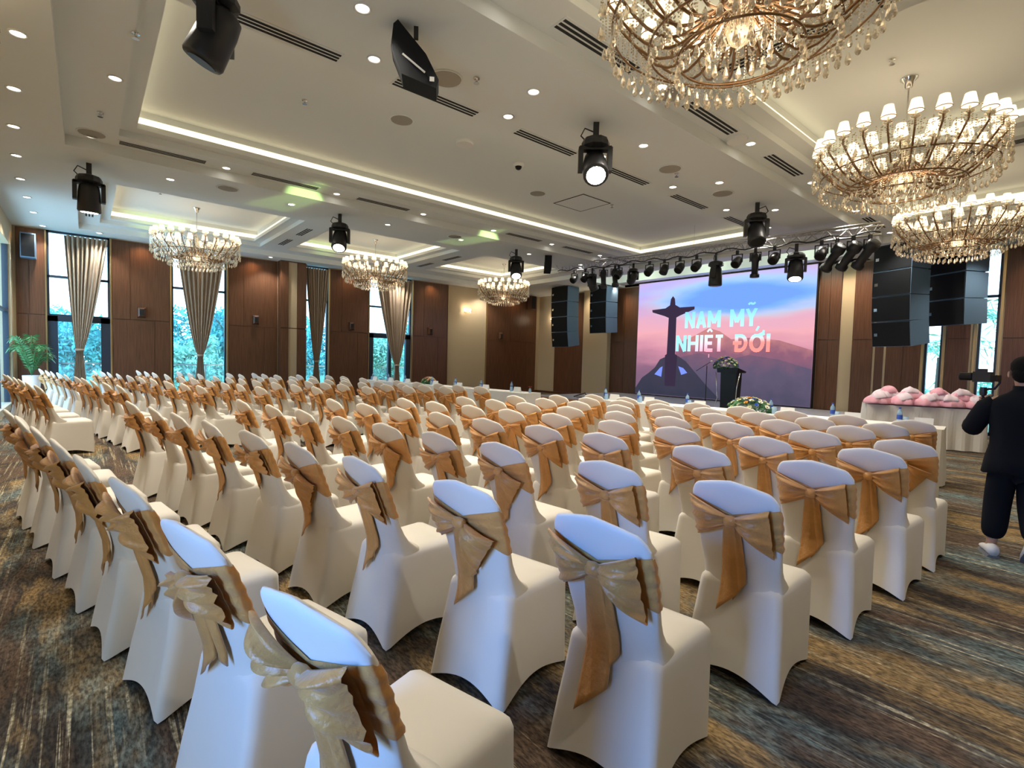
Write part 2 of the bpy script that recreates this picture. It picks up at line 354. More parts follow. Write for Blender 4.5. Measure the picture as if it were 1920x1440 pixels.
# ------------------------------------------------------------------ ceiling fittings
def ceilthing(name, label, cat, x, y, z, group=None): return thing(name, label, cat, (x, y, z), 0, group)
dl_rim = G().lathe([(.075, 0), (.078, -.012), (.06, -.012), (.055, 0)], 16, cap0=False, cap1=False).mesh('rim', M['white'], True)
dl_len = G().lathe([(.055, -.004)], 16); dl_len.f = [tuple(range(16))]; dl_len = dl_len.mesh('lens', M['lens'])
def downlight(x, y, z, label, group, lamp=True):
    t = ceilthing('downlight', label, 'downlight', x, y, z, group)
    inst('rim', dl_rim, t); inst('lens', dl_len, t)
    if lamp:
        o = bpy.data.objects.new('downlight_lamp', spot_d); o.location = (x, y, z-.03); COL.objects.link(o)
rows = [('the beam strip beside the moving heads', 4.28, L0, [1.83, 3.8, 5.82, 7.87, 9.96, 12.0], 'downlights in the near beam'),
        ('the near shelf between air slots', 5.16, L1, [.4, 2.34, 4.16, 6.0, 7.91, 9.81, 11.7], 'downlights in the near shelf'),
        ('the chandelier bay border on the right', 3.44, L1, [2.8, 4.97, 7.13, 9.34, 11.6, 13.94], 'downlights in the right bay border'),
        ('the far shelf between air slots', 9.84, L1, [.09, 1.85, 3.74, 5.64, 7.57, 9.54, 11.5], 'downlights in the far shelf'),
        ('the far beam before the window coffers', 10.68, L0, [1.15, 3.15, 5.22, 7.2, 9.49, 11.6], 'downlights in the far beam'),
        ('the border by the window wall', 16.95, L0, [.3, 4.4, 8.8, 12.8], 'downlights by the window wall')]
for where, y, z, xs, grp in rows:
    for i, x in enumerate(xs): downlight(x, y, z, 'round lit recessed downlight, %s from the left in %s' % (ORD[i], where), grp, z < 4.5 or y < 6)
for i, (x, y) in enumerate([(-.46, 6.84), (-.6, 8.3), (-.71, 9.7), (-.79, 11.13), (-.85, 12.61), (-.86, 14.04), (-.85, 15.5), (-.77, 17.05)]):
    downlight(x, y, L0, 'round lit recessed downlight, %s from the top in the column at the left' % ORD[i], 'downlights in the left column', True)
downlight(.29, 7.56, L1, 'round lit recessed downlight on the left end shelf of the big tray', 'downlights on the end shelf')
for x, y in ((-1.9, 6), (-1.9, 10), (1.5, -1), (6, -1.6), (11, -1.6), (14.8, 1.5)):
    o = bpy.data.objects.new('downlight_lamp', spot_d); o.location = (x, y, L0-.03); COL.objects.link(o)
def slotset(length, width, n=3):
    g = G(); s = G()
    g.box(-length/2-.02, length/2+.02, -width/2-.02, width/2+.02, -.006, 0)
    for i in range(n):
        c = -width/2+width*(i+.5)/n; s.box(-length/2, length/2, c-width/n*.28, c+width/n*.28, -.012, -.004)
    return g.mesh('vent_frame', M['ceil']), s
vf, vs = slotset(1.12, .17)
one = G().box(-.56, .56, -.016, .016, -.010, -.003).mesh('slot', M['slot'])
shortf = slotset(.9, .17)[0]; shorts = G().box(-.45, .45, -.016, .016, -.010, -.003).mesh('slot', M['slot'])
def vent(x, y, rot, label, group, short=False):
    t = thing('air_vent', label, 'air vent', (x, y, L1), rot, group)
    inst('vent_frame', shortf if short else vf, t)
    for k in (-1, 0, 1): inst('slot', shorts if short else one, t, (0, k*.057, 0))
for i, x in enumerate([1.5, 3.26, 5.07, 6.9, 8.86, 10.85]): vent(x, 5.40, 0, 'three slot black air vent, %s from the left along the near shelf' % ORD[i], 'air vents in the near shelf')
for i, x in enumerate([1.75, 3.92, 6.07, 8.27, 10.45, 12.8]): vent(x, 3.28 if 0 else 3.45, 0, 'three slot black air vent, %s from the left in the right bay border' % ORD[i], 'air vents in the right bay border') if abs(x-10.45) > .1 else None
for i, x in enumerate([.98, 2.8, 4.7, 6.6, 8.53, 10.52, 12.4]): vent(x, 9.80, 0, 'three slot grey air vent, %s from the left along the far shelf' % ORD[i], 'air vents in the far shelf') if i not in (3,) else None
for i, (x, y) in enumerate([(5.17, 2.3), (5.17, .9), (9.57, 2.0), (9.57, .6)]): vent(x, y, PI/2, 'three slot black air vent between right bays, %s pair, %s end' % (['nearer', 'farther'][i//2], ['chandelier', 'outer'][i % 2]), 'air vents between the right bays')
for i, (x, y) in enumerate([(-.02+.12, 13.9), (.1, 15.3), (4.3, 13.5), (4.3, 15.1), (8.77, 13.5), (8.77, 15.1)]): vent(x, y, PI/2, 'three slot air vent, %s in line %s of the window coffers' % (['near one', 'far one'][i % 2], ['left', 'right of the first', 'right of the second'][i//2]), 'air vents between the window coffers', True)
def disc(name, label, x, y, z, r, m, cat='ceiling speaker', group='round ceiling speakers', dome=0):
    t = thing(name, label, cat, (x, y, z), 0, group)
    G().lathe([(r*1.12, 0), (r*1.14, -.008), (r, -.010)], 24, cap0=False, cap1=False).obj('rim', M['ceil'], t, True)
    G().lathe([(r, -.004), (r*.98, -.012-dome)], 24, cap0=False).obj('grille', m, t)
for x, y, z, l in [(.1, 9.7, L1, 'at the left end shelf of the big tray'), (2.95, 4.72, L0, 'by the black wedge speaker'), (5.2, 3.44, L1, 'under the nearest chandelier bay'), (3.62, 7.0, L2, 'inside the big tray'), (6.9, 10.5, L0, 'on the green lit far beam'), (6.8, 4.5, L0, 'right of the near moving head'), (7.3, 8.0, L2, 'far inside the big tray'), (8.4, 4.5, L0, 'before the stage moving head'), (2.0, 10.5, L0, 'on the far beam above first coffer')]:
    disc('ceiling_speaker', 'round grey ceiling speaker grille '+l, x, y, z, .16, M['ceilgrey'])
for x, y, l in [(4.75, 7.0, 'middle of the big tray')]: disc('smoke_vent', 'white round raised smoke vent in the '+l, x, y, L2, .14, M['white'], 'vent', 'smoke vents', .03)
disc('smoke_vent', 'white round raised smoke vent beside second slot in right border', 6.85, 3.5, L1, .13, M['white'], 'vent', 'smoke vents', .03)
t = thing('dome_camera', 'dark glass dome security camera under the big tray ceiling', 'camera', (5.95, 7.05, L2))
G().lathe([(.10, 0), (.10, -.05), (.075, -.06)], 20).obj('housing', M['white'], t, True)
G().blob((0, 0, -.06), .062, .062, .06, 14, 8).obj('dome', M['blackgloss'], t, True)
def hatch():
    t = thing('ceiling_hatch', 'square access hatch outlined by a black gap in the big tray', 'hatch', (8.45, 7.8, L2))
    G().box(-.42, .42, -.42, .42, -.006, 0).obj('hatch_panel', M['ceil'], t)
    g = G(); g.box(-.45, .45, -.45, -.42, -.004, 0); g.box(-.45, .45, .42, .45, -.004, 0); g.box(-.45, -.42, -.42, .42, -.004, 0); g.box(.42, .45, -.42, .42, -.004, 0); g.obj('gap', M['slot'], t)
hatch()
for x, y, z, l in [(.41, 6.36, L1, 'on the left end shelf'), (.18, 8.78, L1, 'farther along the left end shelf'), (3.18, 4.49, L0, 'beside the near beam speaker grille'), (7.03, 4.53, L0, 'on the near beam past the moving head'), (2.35, 7.4, L2, 'in the big tray, nearest'), (7.0, 1.81, L2, 'above the middle right chandelier'), (1.3, 13.8, L2, 'left of the first window chandelier'), (9.0, 7.4, L2, 'in the big tray, near the stage')]:
    t = thing('sprinkler', 'small chrome fire sprinkler '+l, 'sprinkler', (x, y, z), 0, 'fire sprinklers')
    G().lathe([(.035, 0), (.035, -.01), (.014, -.014), (.014, -.04)], 12).obj('body', M['chrome'], t); G().lathe([(.03, -.055), (.03, -.06)], 10).obj('deflector', M['chrome'], t); G().tube([(0, 0, -.04), (0, 0, -.056)], .004, 5).obj('stem', M['chrome'], t)

# ------------------------------------------------------------------ chandeliers
shade_me = G().lathe([(.072, 0), (.045, .125)], 16, cap0=False, cap1=False).mesh('lamp_shade', M['shade'], True)
trim_me = G().tube([(.073*math.cos(a*PI/6), .073*math.sin(a*PI/6), 0) for a in range(13)], .004, 4).mesh('shade_trim', M['arm'])
def armpts(r0, z0, r1, z1, dip):
    return [(r0+(r1-r0)*(t/9), 0, z0+(z1-z0)*(t/9)**2.2-dip*math.sin(PI*t/9)) for t in range(10)]
arm_out = G().tube(armpts(.10, .48, .90, .60, .28)+[(.90, 0, .66)], .011, 6).mesh('arm', M['arm'], True)
arm_in = G().tube(armpts(.08, .42, .56, .52, .16)+[(.56, 0, .56)], .010, 6).mesh('arm', M['arm'], True)
cup_me = G().lathe([(.015, 0), (.045, .02), (.05, .03), (.012, .03), (.012, .08)], 12).mesh('candle_cup', M['crystal'], True)
def dropmesh(s=1.0):
    return G().lathe([(.002*s, 0), (.011*s, -.02*s), (.017*s, -.045*s), (.019*s, -.06*s), (.012*s, -.075*s), (.001, -.083*s)], 7).mesh('crystal_drop', M['crystal'])
drop_me = dropmesh(1.15)
def chandelier(x, y, ztop, label, near, seed):
    rr = random.Random(seed); zb = 3.52
    t = thing('chandelier', label, 'chandelier', (x, y, zb), 0, 'crystal chandeliers')
    H = ztop-zb
    G().lathe([(.09, H), (.09, H-.01), (.05, H-.05), (.04, H-.11), (.012, H-.12)], 20).obj('canopy', M['chrome'], t, True)
    G().tube([(0, 0, .45), (0, 0, H-.1)], .009, 8).obj('rod', M['chrome'], t, True)
    G().lathe([(.02, .16), (.07, .2), (.10, .3), (.05, .36), (.11, .44), (.12, .5), (.05, .56), (.03, .7), (.06, .76), (.02, .82)], 18).obj('hub', M['crystal'], t, True)
    def hoop(r, z): return [(r*math.cos(a*PI/24), r*math.sin(a*PI/24), z) for a in range(49)]
    for r, z in ((.86, .36), (.60, .20), (.40, .12)): G().tube(hoop(r, z), .009, 5, False).obj('ring', M['arm'], t, True)
    NO, NI = 24, 12
    for i in range(NO):
        a = 2*PI*i/NO+.05; inst('arm', arm_out, t, rot=(0, 0, a)); c, s = math.cos(a), math.sin(a)
        inst('candle_cup', cup_me, t, (.9*c, .9*s, .64)); p = inst('lamp_shade', shade_me, t, (.9*c, .9*s, .72)); inst('shade_trim', trim_me, p)
    for i in range(NI):
        a = 2*PI*i/NI+.15; inst('arm', arm_in, t, rot=(0, 0, a)); c, s = math.cos(a), math.sin(a)
        inst('candle_cup', cup_me, t, (.56*c, .56*s, .54)); inst('lamp_shade', shade_me, t, (.56*c, .56*s, .62))
    g = G()
    def bead(p, s):
        b = len(g.v); g.v += [(p[0]+s, p[1], p[2]), (p[0], p[1]+s, p[2]), (p[0]-s, p[1], p[2]), (p[0], p[1]-s, p[2]), (p[0], p[1], p[2]+s), (p[0], p[1], p[2]-s)]
        g.f += [(b+i, b+(i+1) % 4, b+4) for i in range(4)]+[(b+(i+1) % 4, b+i, b+5) for i in range(4)]
    def strand(a, r, z1, n, s=.009):
        for k in range(n): bead((r*math.cos(a), r*math.sin(a), z1-k*.024), s)
    def swag(a0, r0, z0, a1, r1, z1, n, sag):
        for k in range(n+1):
            f = k/n; a = a0+(a1-a0)*f; r = r0+(r1-r0)*f; bead((r*math.cos(a), r*math.sin(a), z0+(z1-z0)*f-sag*math.sin(PI*f)), .009)
    for i in range(NO):
        a = 2*PI*i/NO+.05; a1 = a+2*PI/NO
        swag(a, .9, .64, a1, .9, .64, 10, .07); swag(a, .9, .62, a+.13, .86, .36, 9, .04); swag(a, .88, .64, a, .3, .62, 16, .16)
        for q in range(5): aa = a+q*2*PI/NO/5; strand(aa, .945-.01*(q % 2), .64-.03*(q % 3), 5+(q % 3))
        for q in range(4): aa = a+q*2*PI/NO/4; strand(aa, .86, .36, 4); 
    for i in range(40):
        a = 2*PI*i/40; strand(a, .60, .22, 4); strand(a, .72, .40, 9); strand(a, .5, .46, 10)
    for i in range(24):
        a = 2*PI*i/24; strand(a, .40, .13, 3); strand(a, .22, .34, 9); swag(a, .6, .22, a, .4, .12, 7, .04); strand(a, .33, .62, 10)
    for i in range(700):
        r = .9*math.sqrt(rr.random()); a = rr.random()*6.283; z = .16+.28*(r/.9)**2+rr.random()*.34
        bead((r*math.cos(a), r*math.sin(a), z), rr.uniform(.009, .015))
    g.obj('crystal_beads', M['crystal'], t, kind='stuff')
    pos = []
    for i in range(72): a = 2*PI*i/72; pos.append((a, .945, .47-.05*(i % 3)))
    for i in range(60): a = 2*PI*i/60; pos.append((a, .86, .26-.02*(i % 2)))
    for i in range(44): a = 2*PI*i/44; pos.append((a, .60, .12))
    for i in range(30): a = 2*PI*i/30; pos.append((a, .40, .06))
    for i in range(14): a = 2*PI*i/14; pos.append((a, .2, .14))
    if near:
        for a, r, z in pos: inst('crystal_drop', drop_me, t, (r*math.cos(a), r*math.sin(a), z))
    else:
        g2 = G()
        for a, r, z in pos: g2.lathe([(.003, 0), (.017, -.035), (.021, -.065), (.002, -.095)], 5, (r*math.cos(a), r*math.sin(a), z))
        g2.obj('crystal_drops', M['crystal'], t, kind='stuff')
    o = bpy.data.objects.new('chandelier_glow', pt_d); o.location = (x, y, zb+.3); COL.objects.link(o)
for i, (x, y, l, nr) in enumerate([(3.45, 1.78, 'crystal chandelier cut by the top edge, nearest of the right bays', 1), (7.6, 1.78, 'crystal chandelier with lit cream shades in the middle right bay', 1), (11.9, 1.93, 'crystal chandelier in the farthest right bay before the end windows', 1),
        (2.12, 14.7, 'crystal chandelier before the second window, leftmost of three', 0), (6.75, 14.6, 'crystal chandelier before the fourth window, middle of three', 0), (11.85, 14.7, 'crystal chandelier before the beige wall, farthest of three', 0), (-1.43, 5.5, 'crystal chandelier of which only drops show top left', 0)]):
    chandelier(x, y, L2 if i < 6 else L0, l, nr, i)

# ------------------------------------------------------------------ moving heads, truss, speakers
def moving_head(x, y, z, tilt, yaw, lit, label, group, s=1.0, power=0):
    t = thing('moving_head_light', label, 'stage light', (x, y, z), yaw, group)
    G().box(-.03*s, .03*s, -.02*s, .02*s, -.16*s, 0).obj('clamp', M['black'], t)
    G().tube([(-.02*s, 0, -.1*s), (-.12*s, 0, -.06*s), (-.16*s, 0, -.14*s), (-.1*s, 0, -.2*s), (-.02*s, 0, -.2*s)], .008*s, 6).obj('cable', M['black'], t, True)
    G().lathe([(.07*s, -.16*s), (.13*s, -.18*s), (.15*s, -.22*s), (.15*s, -.26*s), (.1*s, -.28*s)], 10).obj('base', M['black'], t)
    y_ = G()
    for sg in (-1, 1): y_.box(sg*.155*s-.025*s, sg*.155*s+.025*s, -.05*s, .05*s, -.52*s, -.27*s)
    y_.box(-.17*s, .17*s, -.05*s, .05*s, -.30*s, -.26*s); y_.obj('yoke', M['black'], t)
    h = G().lathe([(.07*s, .17*s), (.11*s, .14*s), (.125*s, .04*s), (.13*s, -.08*s), (.135*s, -.2*s), (.125*s, -.22*s)], 18).obj('head', M['black'], t, True)
    h.location = (0, 0, -.45*s); h.rotation_euler = (tilt, 0, 0)
    G().lathe([(.10*s, -.223*s), (.09*s, -.228*s)], 16).obj('lens', M['beam'] if lit else M['blackgloss'], h)
    return t
grp = 'moving heads hung from the ceiling'
moving_head(.07, 10.75, L0, .12, 0, True, 'black moving head lamp hanging nearest the left coffer', grp, 1.15)
moving_head(4.12, 10.65, L0, -.55, -.5, True, 'black moving head lamp hanging left of the second window chandelier', grp, 1.15)
moving_head(8.87, 10.5, L0, -.55, -.6, True, 'black moving head lamp hanging above the third window chandelier', grp, 1.15)
moving_head(4.86, 4.29, L0, -.75, -.75, True, 'black moving head with bright white lens, middle of the near beam', grp, 1.15)
moving_head(9.32, 4.32, L0, .5, 2.2, False, 'unlit black moving head tilted sideways near the truss', grp, 1.15)
moving_head(.80, 4.62, L0, .45, 1.0, False, 'big black moving head cut by the top edge', grp, 1.1)
# truss
tx, ty0, ty1, tz0, tz1 = 11.6, 3.0, 11.6, 4.07, 4.31
def tz(y): return tz0+(tz1-tz0)*(y-ty0)/(ty1-ty0)
tr = thing('lighting_truss', 'long aluminium truss with black cable hanging before the screen', 'truss', (tx, (ty0+ty1)/2, tz((ty0+ty1)/2)))
ym = (ty0+ty1)/2; zm = tz(ym)
def tl(dx, y, dz): return (dx, y-ym, tz(y)-zm+dz)
for dx, dz in ((0, 0), (-.13, .2), (.13, .2)): G().tube([tl(dx, ty0, dz), tl(dx, ty1, dz)], .022, 8).obj('chord', M['truss'], tr, True)
nb = 28; bm_ = G()
for i in range(nb):
    ya, yb = ty0+(ty1-ty0)*i/nb, ty0+(ty1-ty0)*(i+1)/nb; yc = (ya+yb)/2
    for dx in (-.13, .13): bm_.tube([tl(dx, ya, .2), tl(0, yc, 0)], .01, 5); bm_.tube([tl(0, yc, 0), tl(dx, yb, .2)], .01, 5)
    bm_.tube([tl(-.13, ya, .2), tl(.13, yb, .2)], .01, 5)
bm_.obj('brace', M['truss'], tr, kind='stuff')
cb = [tl(-.05, ty0+(ty1-ty0)*i/60, .03+.035*math.sin(i*1.3)+.02*math.sin(i*.37)) for i in range(61)]
G().tube(cb, .014, 6).obj('cable', M['black'], tr, True)
for y in (5.2, 6.9, 9.9): G().tube([tl(0, y, .2), (0, y-ym, L0+.5-zm if y < 9.3 else L1-zm)], .006, 5).obj('hanging_wire', M['chrome'], tr)
gp = 'stage lights clamped on the truss'
def par(y, label, yaw=0, tilt=.9, s=1.0, lit=False):
    t = thing('par_light', label, 'stage light', (tx-.05, y, tz(y)-.02), yaw, gp)
    G().box(-.02, .02, -.03, .03, -.07*s, .03).obj('clamp', M['black'], t)
    ys = G(); 
    for sg in (-1, 1): ys.box(-.012, .012, sg*.13*s-.008, sg*.13*s+.008, -.28*s, -.07*s)
    ys.box(-.012, .012, -.138*s, .138*s, -.085*s, -.065*s); ys.obj('yoke', M['black'], t)
    h = G().lathe([(.06*s, .14*s), (.10*s, .12*s), (.115*s, 0), (.115*s, -.12*s), (.10*s, -.13*s)], 16).obj('can', M['black'], t, True)
    h.location = (0, 0, -.26*s); h.rotation_euler = (0, tilt, 0)
    G().lathe([(.095*s, -.131*s), (.09*s, -.135*s)], 14).obj('lens', M['beam'] if lit else M['blackgloss'], h)
pars = [10.87, 10.43, 9.17, 8.15, 7.69, 7.24, 6.78, 5.76, 4.93, 4.0]
for i, y in enumerate(pars): par(y, 'small black par can on the truss, %s from the left' % ORD[i], 0, R.uniform(.5, 1.0), .92)
moving_head(tx-.05, 10.15, tz(10.1), -.5, 1.2, False, 'black moving head at the truss, above the left speaker array', gp, 1.0)
moving_head(tx-.05, 8.67, tz(8.67), .9, -.4, True, 'moving head on the truss with bright side glow', gp, .85)
moving_head(tx-.05, 6.27, tz(6.27), 0, .2, False, 'black moving head hanging straight over the lettering', gp, 1.15)
moving_head(tx-.05, 4.48, tz(4.48), -.35, -1.2, True, 'moving head with lit lower lens right on the truss', gp, 1.15)
def profile(y, yaw, tilt, label, s=1.0):
    t = thing('profile_spot', label, 'stage light', (tx-.05, y, tz(y)-.02), yaw, gp)
    G().box(-.02, .02, -.03, .03, -.08, .03).obj('clamp', M['black'], t)
    ys = G()
    for sg in (-1, 1): ys.box(-.012, .012, sg*.12-.008, sg*.12+.008, -.26, -.07)
    ys.box(-.012, .012, -.128, .128, -.085, -.065); ys.obj('yoke', M['black'], t)
    h = G().lathe([(.07, .16), (.1, .14), (.105, .02), (.075, -.03), (.07, -.28), (.10, -.31), (.10, -.37), (.085, -.375)], 14).obj('barrel', M['black'], t, True)
    h.location = (0, 0, -.25); h.rotation_euler = (0, tilt, 0); h.scale = (s, s, s)
profile(9.72, .8, .45, 'long profile spotlight angled down, left one of the pair'); profile(9.3, .8, .5, 'long profile spotlight angled down, right one of the pair')
profile(5.34, 0, 0, 'long profile spotlight hanging straight over the screen')
for i, y in enumerate((3.72, 3.44, 3.16)): profile(y, -2.2, .85, ['left', 'middle', 'right'][i]+' profile spotlight of the bunch at the truss end', 1.15)
# line array speakers
def array(x, y, ztop, yaw, n, w, label):
    t = thing('line_array_speaker', label, 'loudspeaker', (x, y, ztop), yaw, 'hanging line arrays beside the stage')
    G().box(-.05, .35, -.3, .3, .0, .12).obj('flying_frame', M['spk'], t)
    z = 0; xo = 0; tl_ = 0
    for k in range(n):
        h = .60; tl_ = [0, .02, .06, .13, .2][k]
        g = G(); g.v = []; wb_ = w*.46
        P = [(-.02, -w/2), (-.02, w/2), (.62, wb_), (.62, -wb_)]
        g.loft([[(p[0], p[1], -h+.008 + (.015 if p[0] > .3 else 0)) for p in P], [(p[0], p[1], -.004 - (.015 if p[0] > .3 else 0)) for p in P]])
        o = g.obj('cabinet', M['spk_bluelit'], t); o.location = (xo, 0, z); o.rotation_euler = (0, -tl_, 0)
        G().box(-.035, -.02, -w/2+.015, w/2-.015, -h+.02, -.015).obj('grille', M['spk'], o)
        G().box(-.041, -.035, w/2-.15, w/2-.07, -.34, -.27).obj('badge', M['chrome'], o)
        xo += h*math.sin(tl_); z -= h*math.cos(tl_)
array(14.55, 3.50, 4.44, -.42, 4, .92, 'tall black hanging speaker array right of the screen, front one')
array(15.25, 2.62, 4.35, -.55, 3, .90, 'black hanging speaker array right of the screen, rear one')
array(14.45, 14.35, 4.44, -.05, 4, .95, 'tall black hanging speaker array left of the screen, front one')
array(15.2, 13.0, 4.40, -.1, 3, .90, 'black hanging speaker array left of the screen, rear one')
def wedge(x, y, z, yaw, label, s=1.0, roll=0):
    t = thing('hanging_speaker', label, 'loudspeaker', (x, y, z), yaw, 'wedge speakers hung from the ceiling')
    G().box(-.02, .02, -.02, .02, -.1, 0).obj('bracket', M['black'], t)
    g = G(); P = [(-.20, -.06), (-.16, -.02), (.10, -.30), (.22, -.52), (.20, -.60), (-.12, -.50), (-.22, -.26)]
    g.loft([[(p[0]*s, -.12*s, p[1]*s) for p in P], [(p[0]*s, .12*s, p[1]*s) for p in P]])
    g.obj('cabinet', M['spk'], t)
    if s > .8: G().box(-.12, .12, -.006, 0, -.008, .008).obj('marking', M['white'], t, loc=(-.01, -.121, -.38), rot=(0, .62, 0)); G().box(.13, .17, -.126, -.121, -.52, -.48).obj('badge', M['white'], t)
wedge(2.30, 4.2, L0, -.55, 'black angular speaker hanging near the beam slot vent', .95)
wedge(10.0, 10.45, L0, .9, 'small black angular speaker hanging left of the truss', .8)
def wallspk(x, y, z, rz, label):
    t = thing('wall_speaker', label, 'loudspeaker', (x, y, z), rz, 'small wall speakers')
    g = G(); g.loft([[(-.09, 0, -.14), (.09, 0, -.14), (.09, 0, .14), (-.09, 0, .14)], [(-.08, -.08, -.12), (.08, -.08, -.12), (.08, -.08, .12), (-.08, -.08, .12)], [(-.04, -.11, -.09), (.04, -.11, -.09), (.04, -.11, .09), (-.04, -.11, .09)]]); g.obj('cabinet', M['wood2'], t)
    G().box(-.05, .05, -.115, -.105, -.08, .08).obj('grille', M['slot'], t)
for x, w in ((1.2, 'between first and second windows'), (4.1, 'left of the boxed column'), (7.2, 'between third and fourth windows'), (10.4, 'right of the fourth window'), (13.95, 'on the panel left of the corner')): wallspk(x, 17.465, 2.52, 0, 'small brown wall speaker '+w)
t = thing('wall_unit', 'blue lit box speaker high in the left corner', 'loudspeaker', (-1.05, 17.3, 3.95)); G().box(-.14, .14, -.16, .12, -.3, .3).obj('cabinet', M['spk_bluelit'], t); G().box(-.12, .12, -.17, -.16, -.27, .27).obj('grille', M['spk'], t); G().box(-.02, .02, .1, .2, -.05, .05).obj('bracket', M['black'], t)
t = thing('wall_unit', 'dark box speaker high on the panel near the far corner', 'loudspeaker', (15.6, 17.3, 4.1)); G().box(-.14, .14, -.16, .12, -.3, .3).obj('cabinet', M['wood2'], t); G().box(-.12, .12, -.17, -.16, -.27, .27).obj('grille', M['spk'], t); G().box(-.02, .02, .1, .2, -.05, .05).obj('bracket', M['black'], t)
for y in (.9, 2.5, 3.6, 4.6, 5.3, 12.5, 13.9, 15.5):  # spots without fixtures, added to brighten the end wall panels
    d = bpy.data.lights.new('wall_wash_spot', 'SPOT'); d.energy = 55; d.color = (1, .80, .58); d.spot_size = 2.0; d.spot_blend = 1; d.shadow_soft_size = .05
    o = bpy.data.objects.new('wall_wash_spot', d); o.location = (15.55, y, L0-.05); o.rotation_euler = (0, -.35, 0); COL.objects.link(o)
def sconce(x, y, z, rz, label, n=2):
    t = thing('wall_sconce', label, 'wall lamp', (x, y, z), rz, 'crystal wall sconces')
    G().lathe([(.05, 0), (.045, -.02), (.02, -.03)], 12, axis='y').obj('wall_plate', M['brass'], t)
    for s in ((-1, 1) if n == 2 else (0,)):
        G().tube([(0, -.02, -.02), (s*.07, -.09, -.08), (s*.14, -.12, -.02), (s*.14, -.12, .03)], .008, 6).obj('arm', M['brass'], t, True)
        G().blob((s*.14, -.12, .08), .035, .035, .055, 10, 7).obj('bulb', M['bulb'], t, True)
        g = G()
        for k in range(5): g.lathe([(.002, 0), (.012, -.03), (.001, -.055)], 6, (s*.14+.04*math.cos(k*1.26), -.12+.04*math.sin(k*1.26), 0))
        g.obj('crystal_drops', M['crystal'], t, kind='stuff')
    d = bpy.data.lights.new('sconce_glow', 'POINT'); d.energy = 5; d.color = (1, .8, .55); d.shadow_soft_size = .05
    o = bpy.data.objects.new('sconce_glow', d); o.location = (x-(.2 if rz else 0), y-(0 if rz else .2), z+.1); COL.objects.link(o)
sconce(12.11, 17.5, 3.42, 0, 'twin bulb crystal sconce on the beige wall right of windows')
sconce(16.3, 16.9-.35, 3.3, -PI/2, 'single bulb sconce just left of the left speaker array', 1)
sconce(XE-.25, 13.85, 3.42, -PI/2, 'twin bulb crystal sconce on the beige pilaster beside the screen')

def beam(src, dst, col, e, ang):
    d = bpy.data.lights.new('stage_beam', 'SPOT'); d.energy = e; d.color = col; d.spot_size = math.radians(ang); d.spot_blend = .6; d.shadow_soft_size = .04
    o = bpy.data.objects.new('stage_beam', d); o.location = src; o.rotation_euler = (Vector(dst)-Vector(src)).to_track_quat('-Z', 'Y').to_euler(); COL.objects.link(o)
beam((4.75, 4.6, 3.6), (3.0, 10.75, L0), (.60, 1, .30), 1500, 8); beam((9.2, 4.6, 3.6), (7.4, 10.6, L0), (.60, 1, .30), 1500, 7)
for y in (6.0, 8.7, 11.2):  # bare points added to lift the dark recess above the screen
    d = bpy.data.lights.new('recess_fill', 'POINT'); d.energy = 16; d.color = (.85, 1, .75); d.shadow_soft_size = .15
    o = bpy.data.objects.new('recess_fill', d); o.location = (14.8, y, 4.55); COL.objects.link(o)
# ------------------------------------------------------------------ covered chairs
def lerp(a, b, t): return a+(b-a)*t
def pw(z, P):
    for (a, va), (b, vb) in zip(P, P[1:]):
        if z <= b: return lerp(va, vb, (z-a)/(b-a))
    return P[-1][1]
XR = [(0, .080), (.15, .105), (.3, .138), (.44, .160), (.52, .155), (.7, .105), (.85, .05), (.98, -.005)]      # rear line of the cover
THK = [(.40, .05), (.47, .19), (.49, .13), (.53, .085), (.60, .058), (.70, .045), (.98, .036)]
WB = [(0, .228), (.25, .208), (.44, .186), (.54, .180), (.66, .190), (.8, .198), (.98, .196)]
def spw(v, e): return math.copysign(abs(v)**e, v)
def ztop(u): return .98-.045*abs(u)**1.35-.042*max(0, (abs(u)-.78)/.22)**2.2
def backloop(v, n=48, z0=.40, grow_=0.0, z1=None):
    pts = []
    for i in range(n):
        a = 2*PI*i/n; u = spw(math.cos(a), .62); s = spw(math.sin(a), .42)
        zt = ztop(u) if z1 is None else z1(u, s); zb = z0 if not callable(z0) else z0(u, s)
        z = zb+v*(zt-zb); th = pw(z, THK)+2*grow_; w = pw(z, WB)+grow_
        if z1 is None and v > .93: k = max(0, 1-((v-.93)/.07)**2)**.5; th *= max(.12, k); 
        xr = pw(z, XR)-grow_+.018*u*u
        if z1 is None and v > .93: xr += (pw(z, THK)-th)/2
        pts.append((xr+th*(s*.5+.5), u*w, z))
    return pts
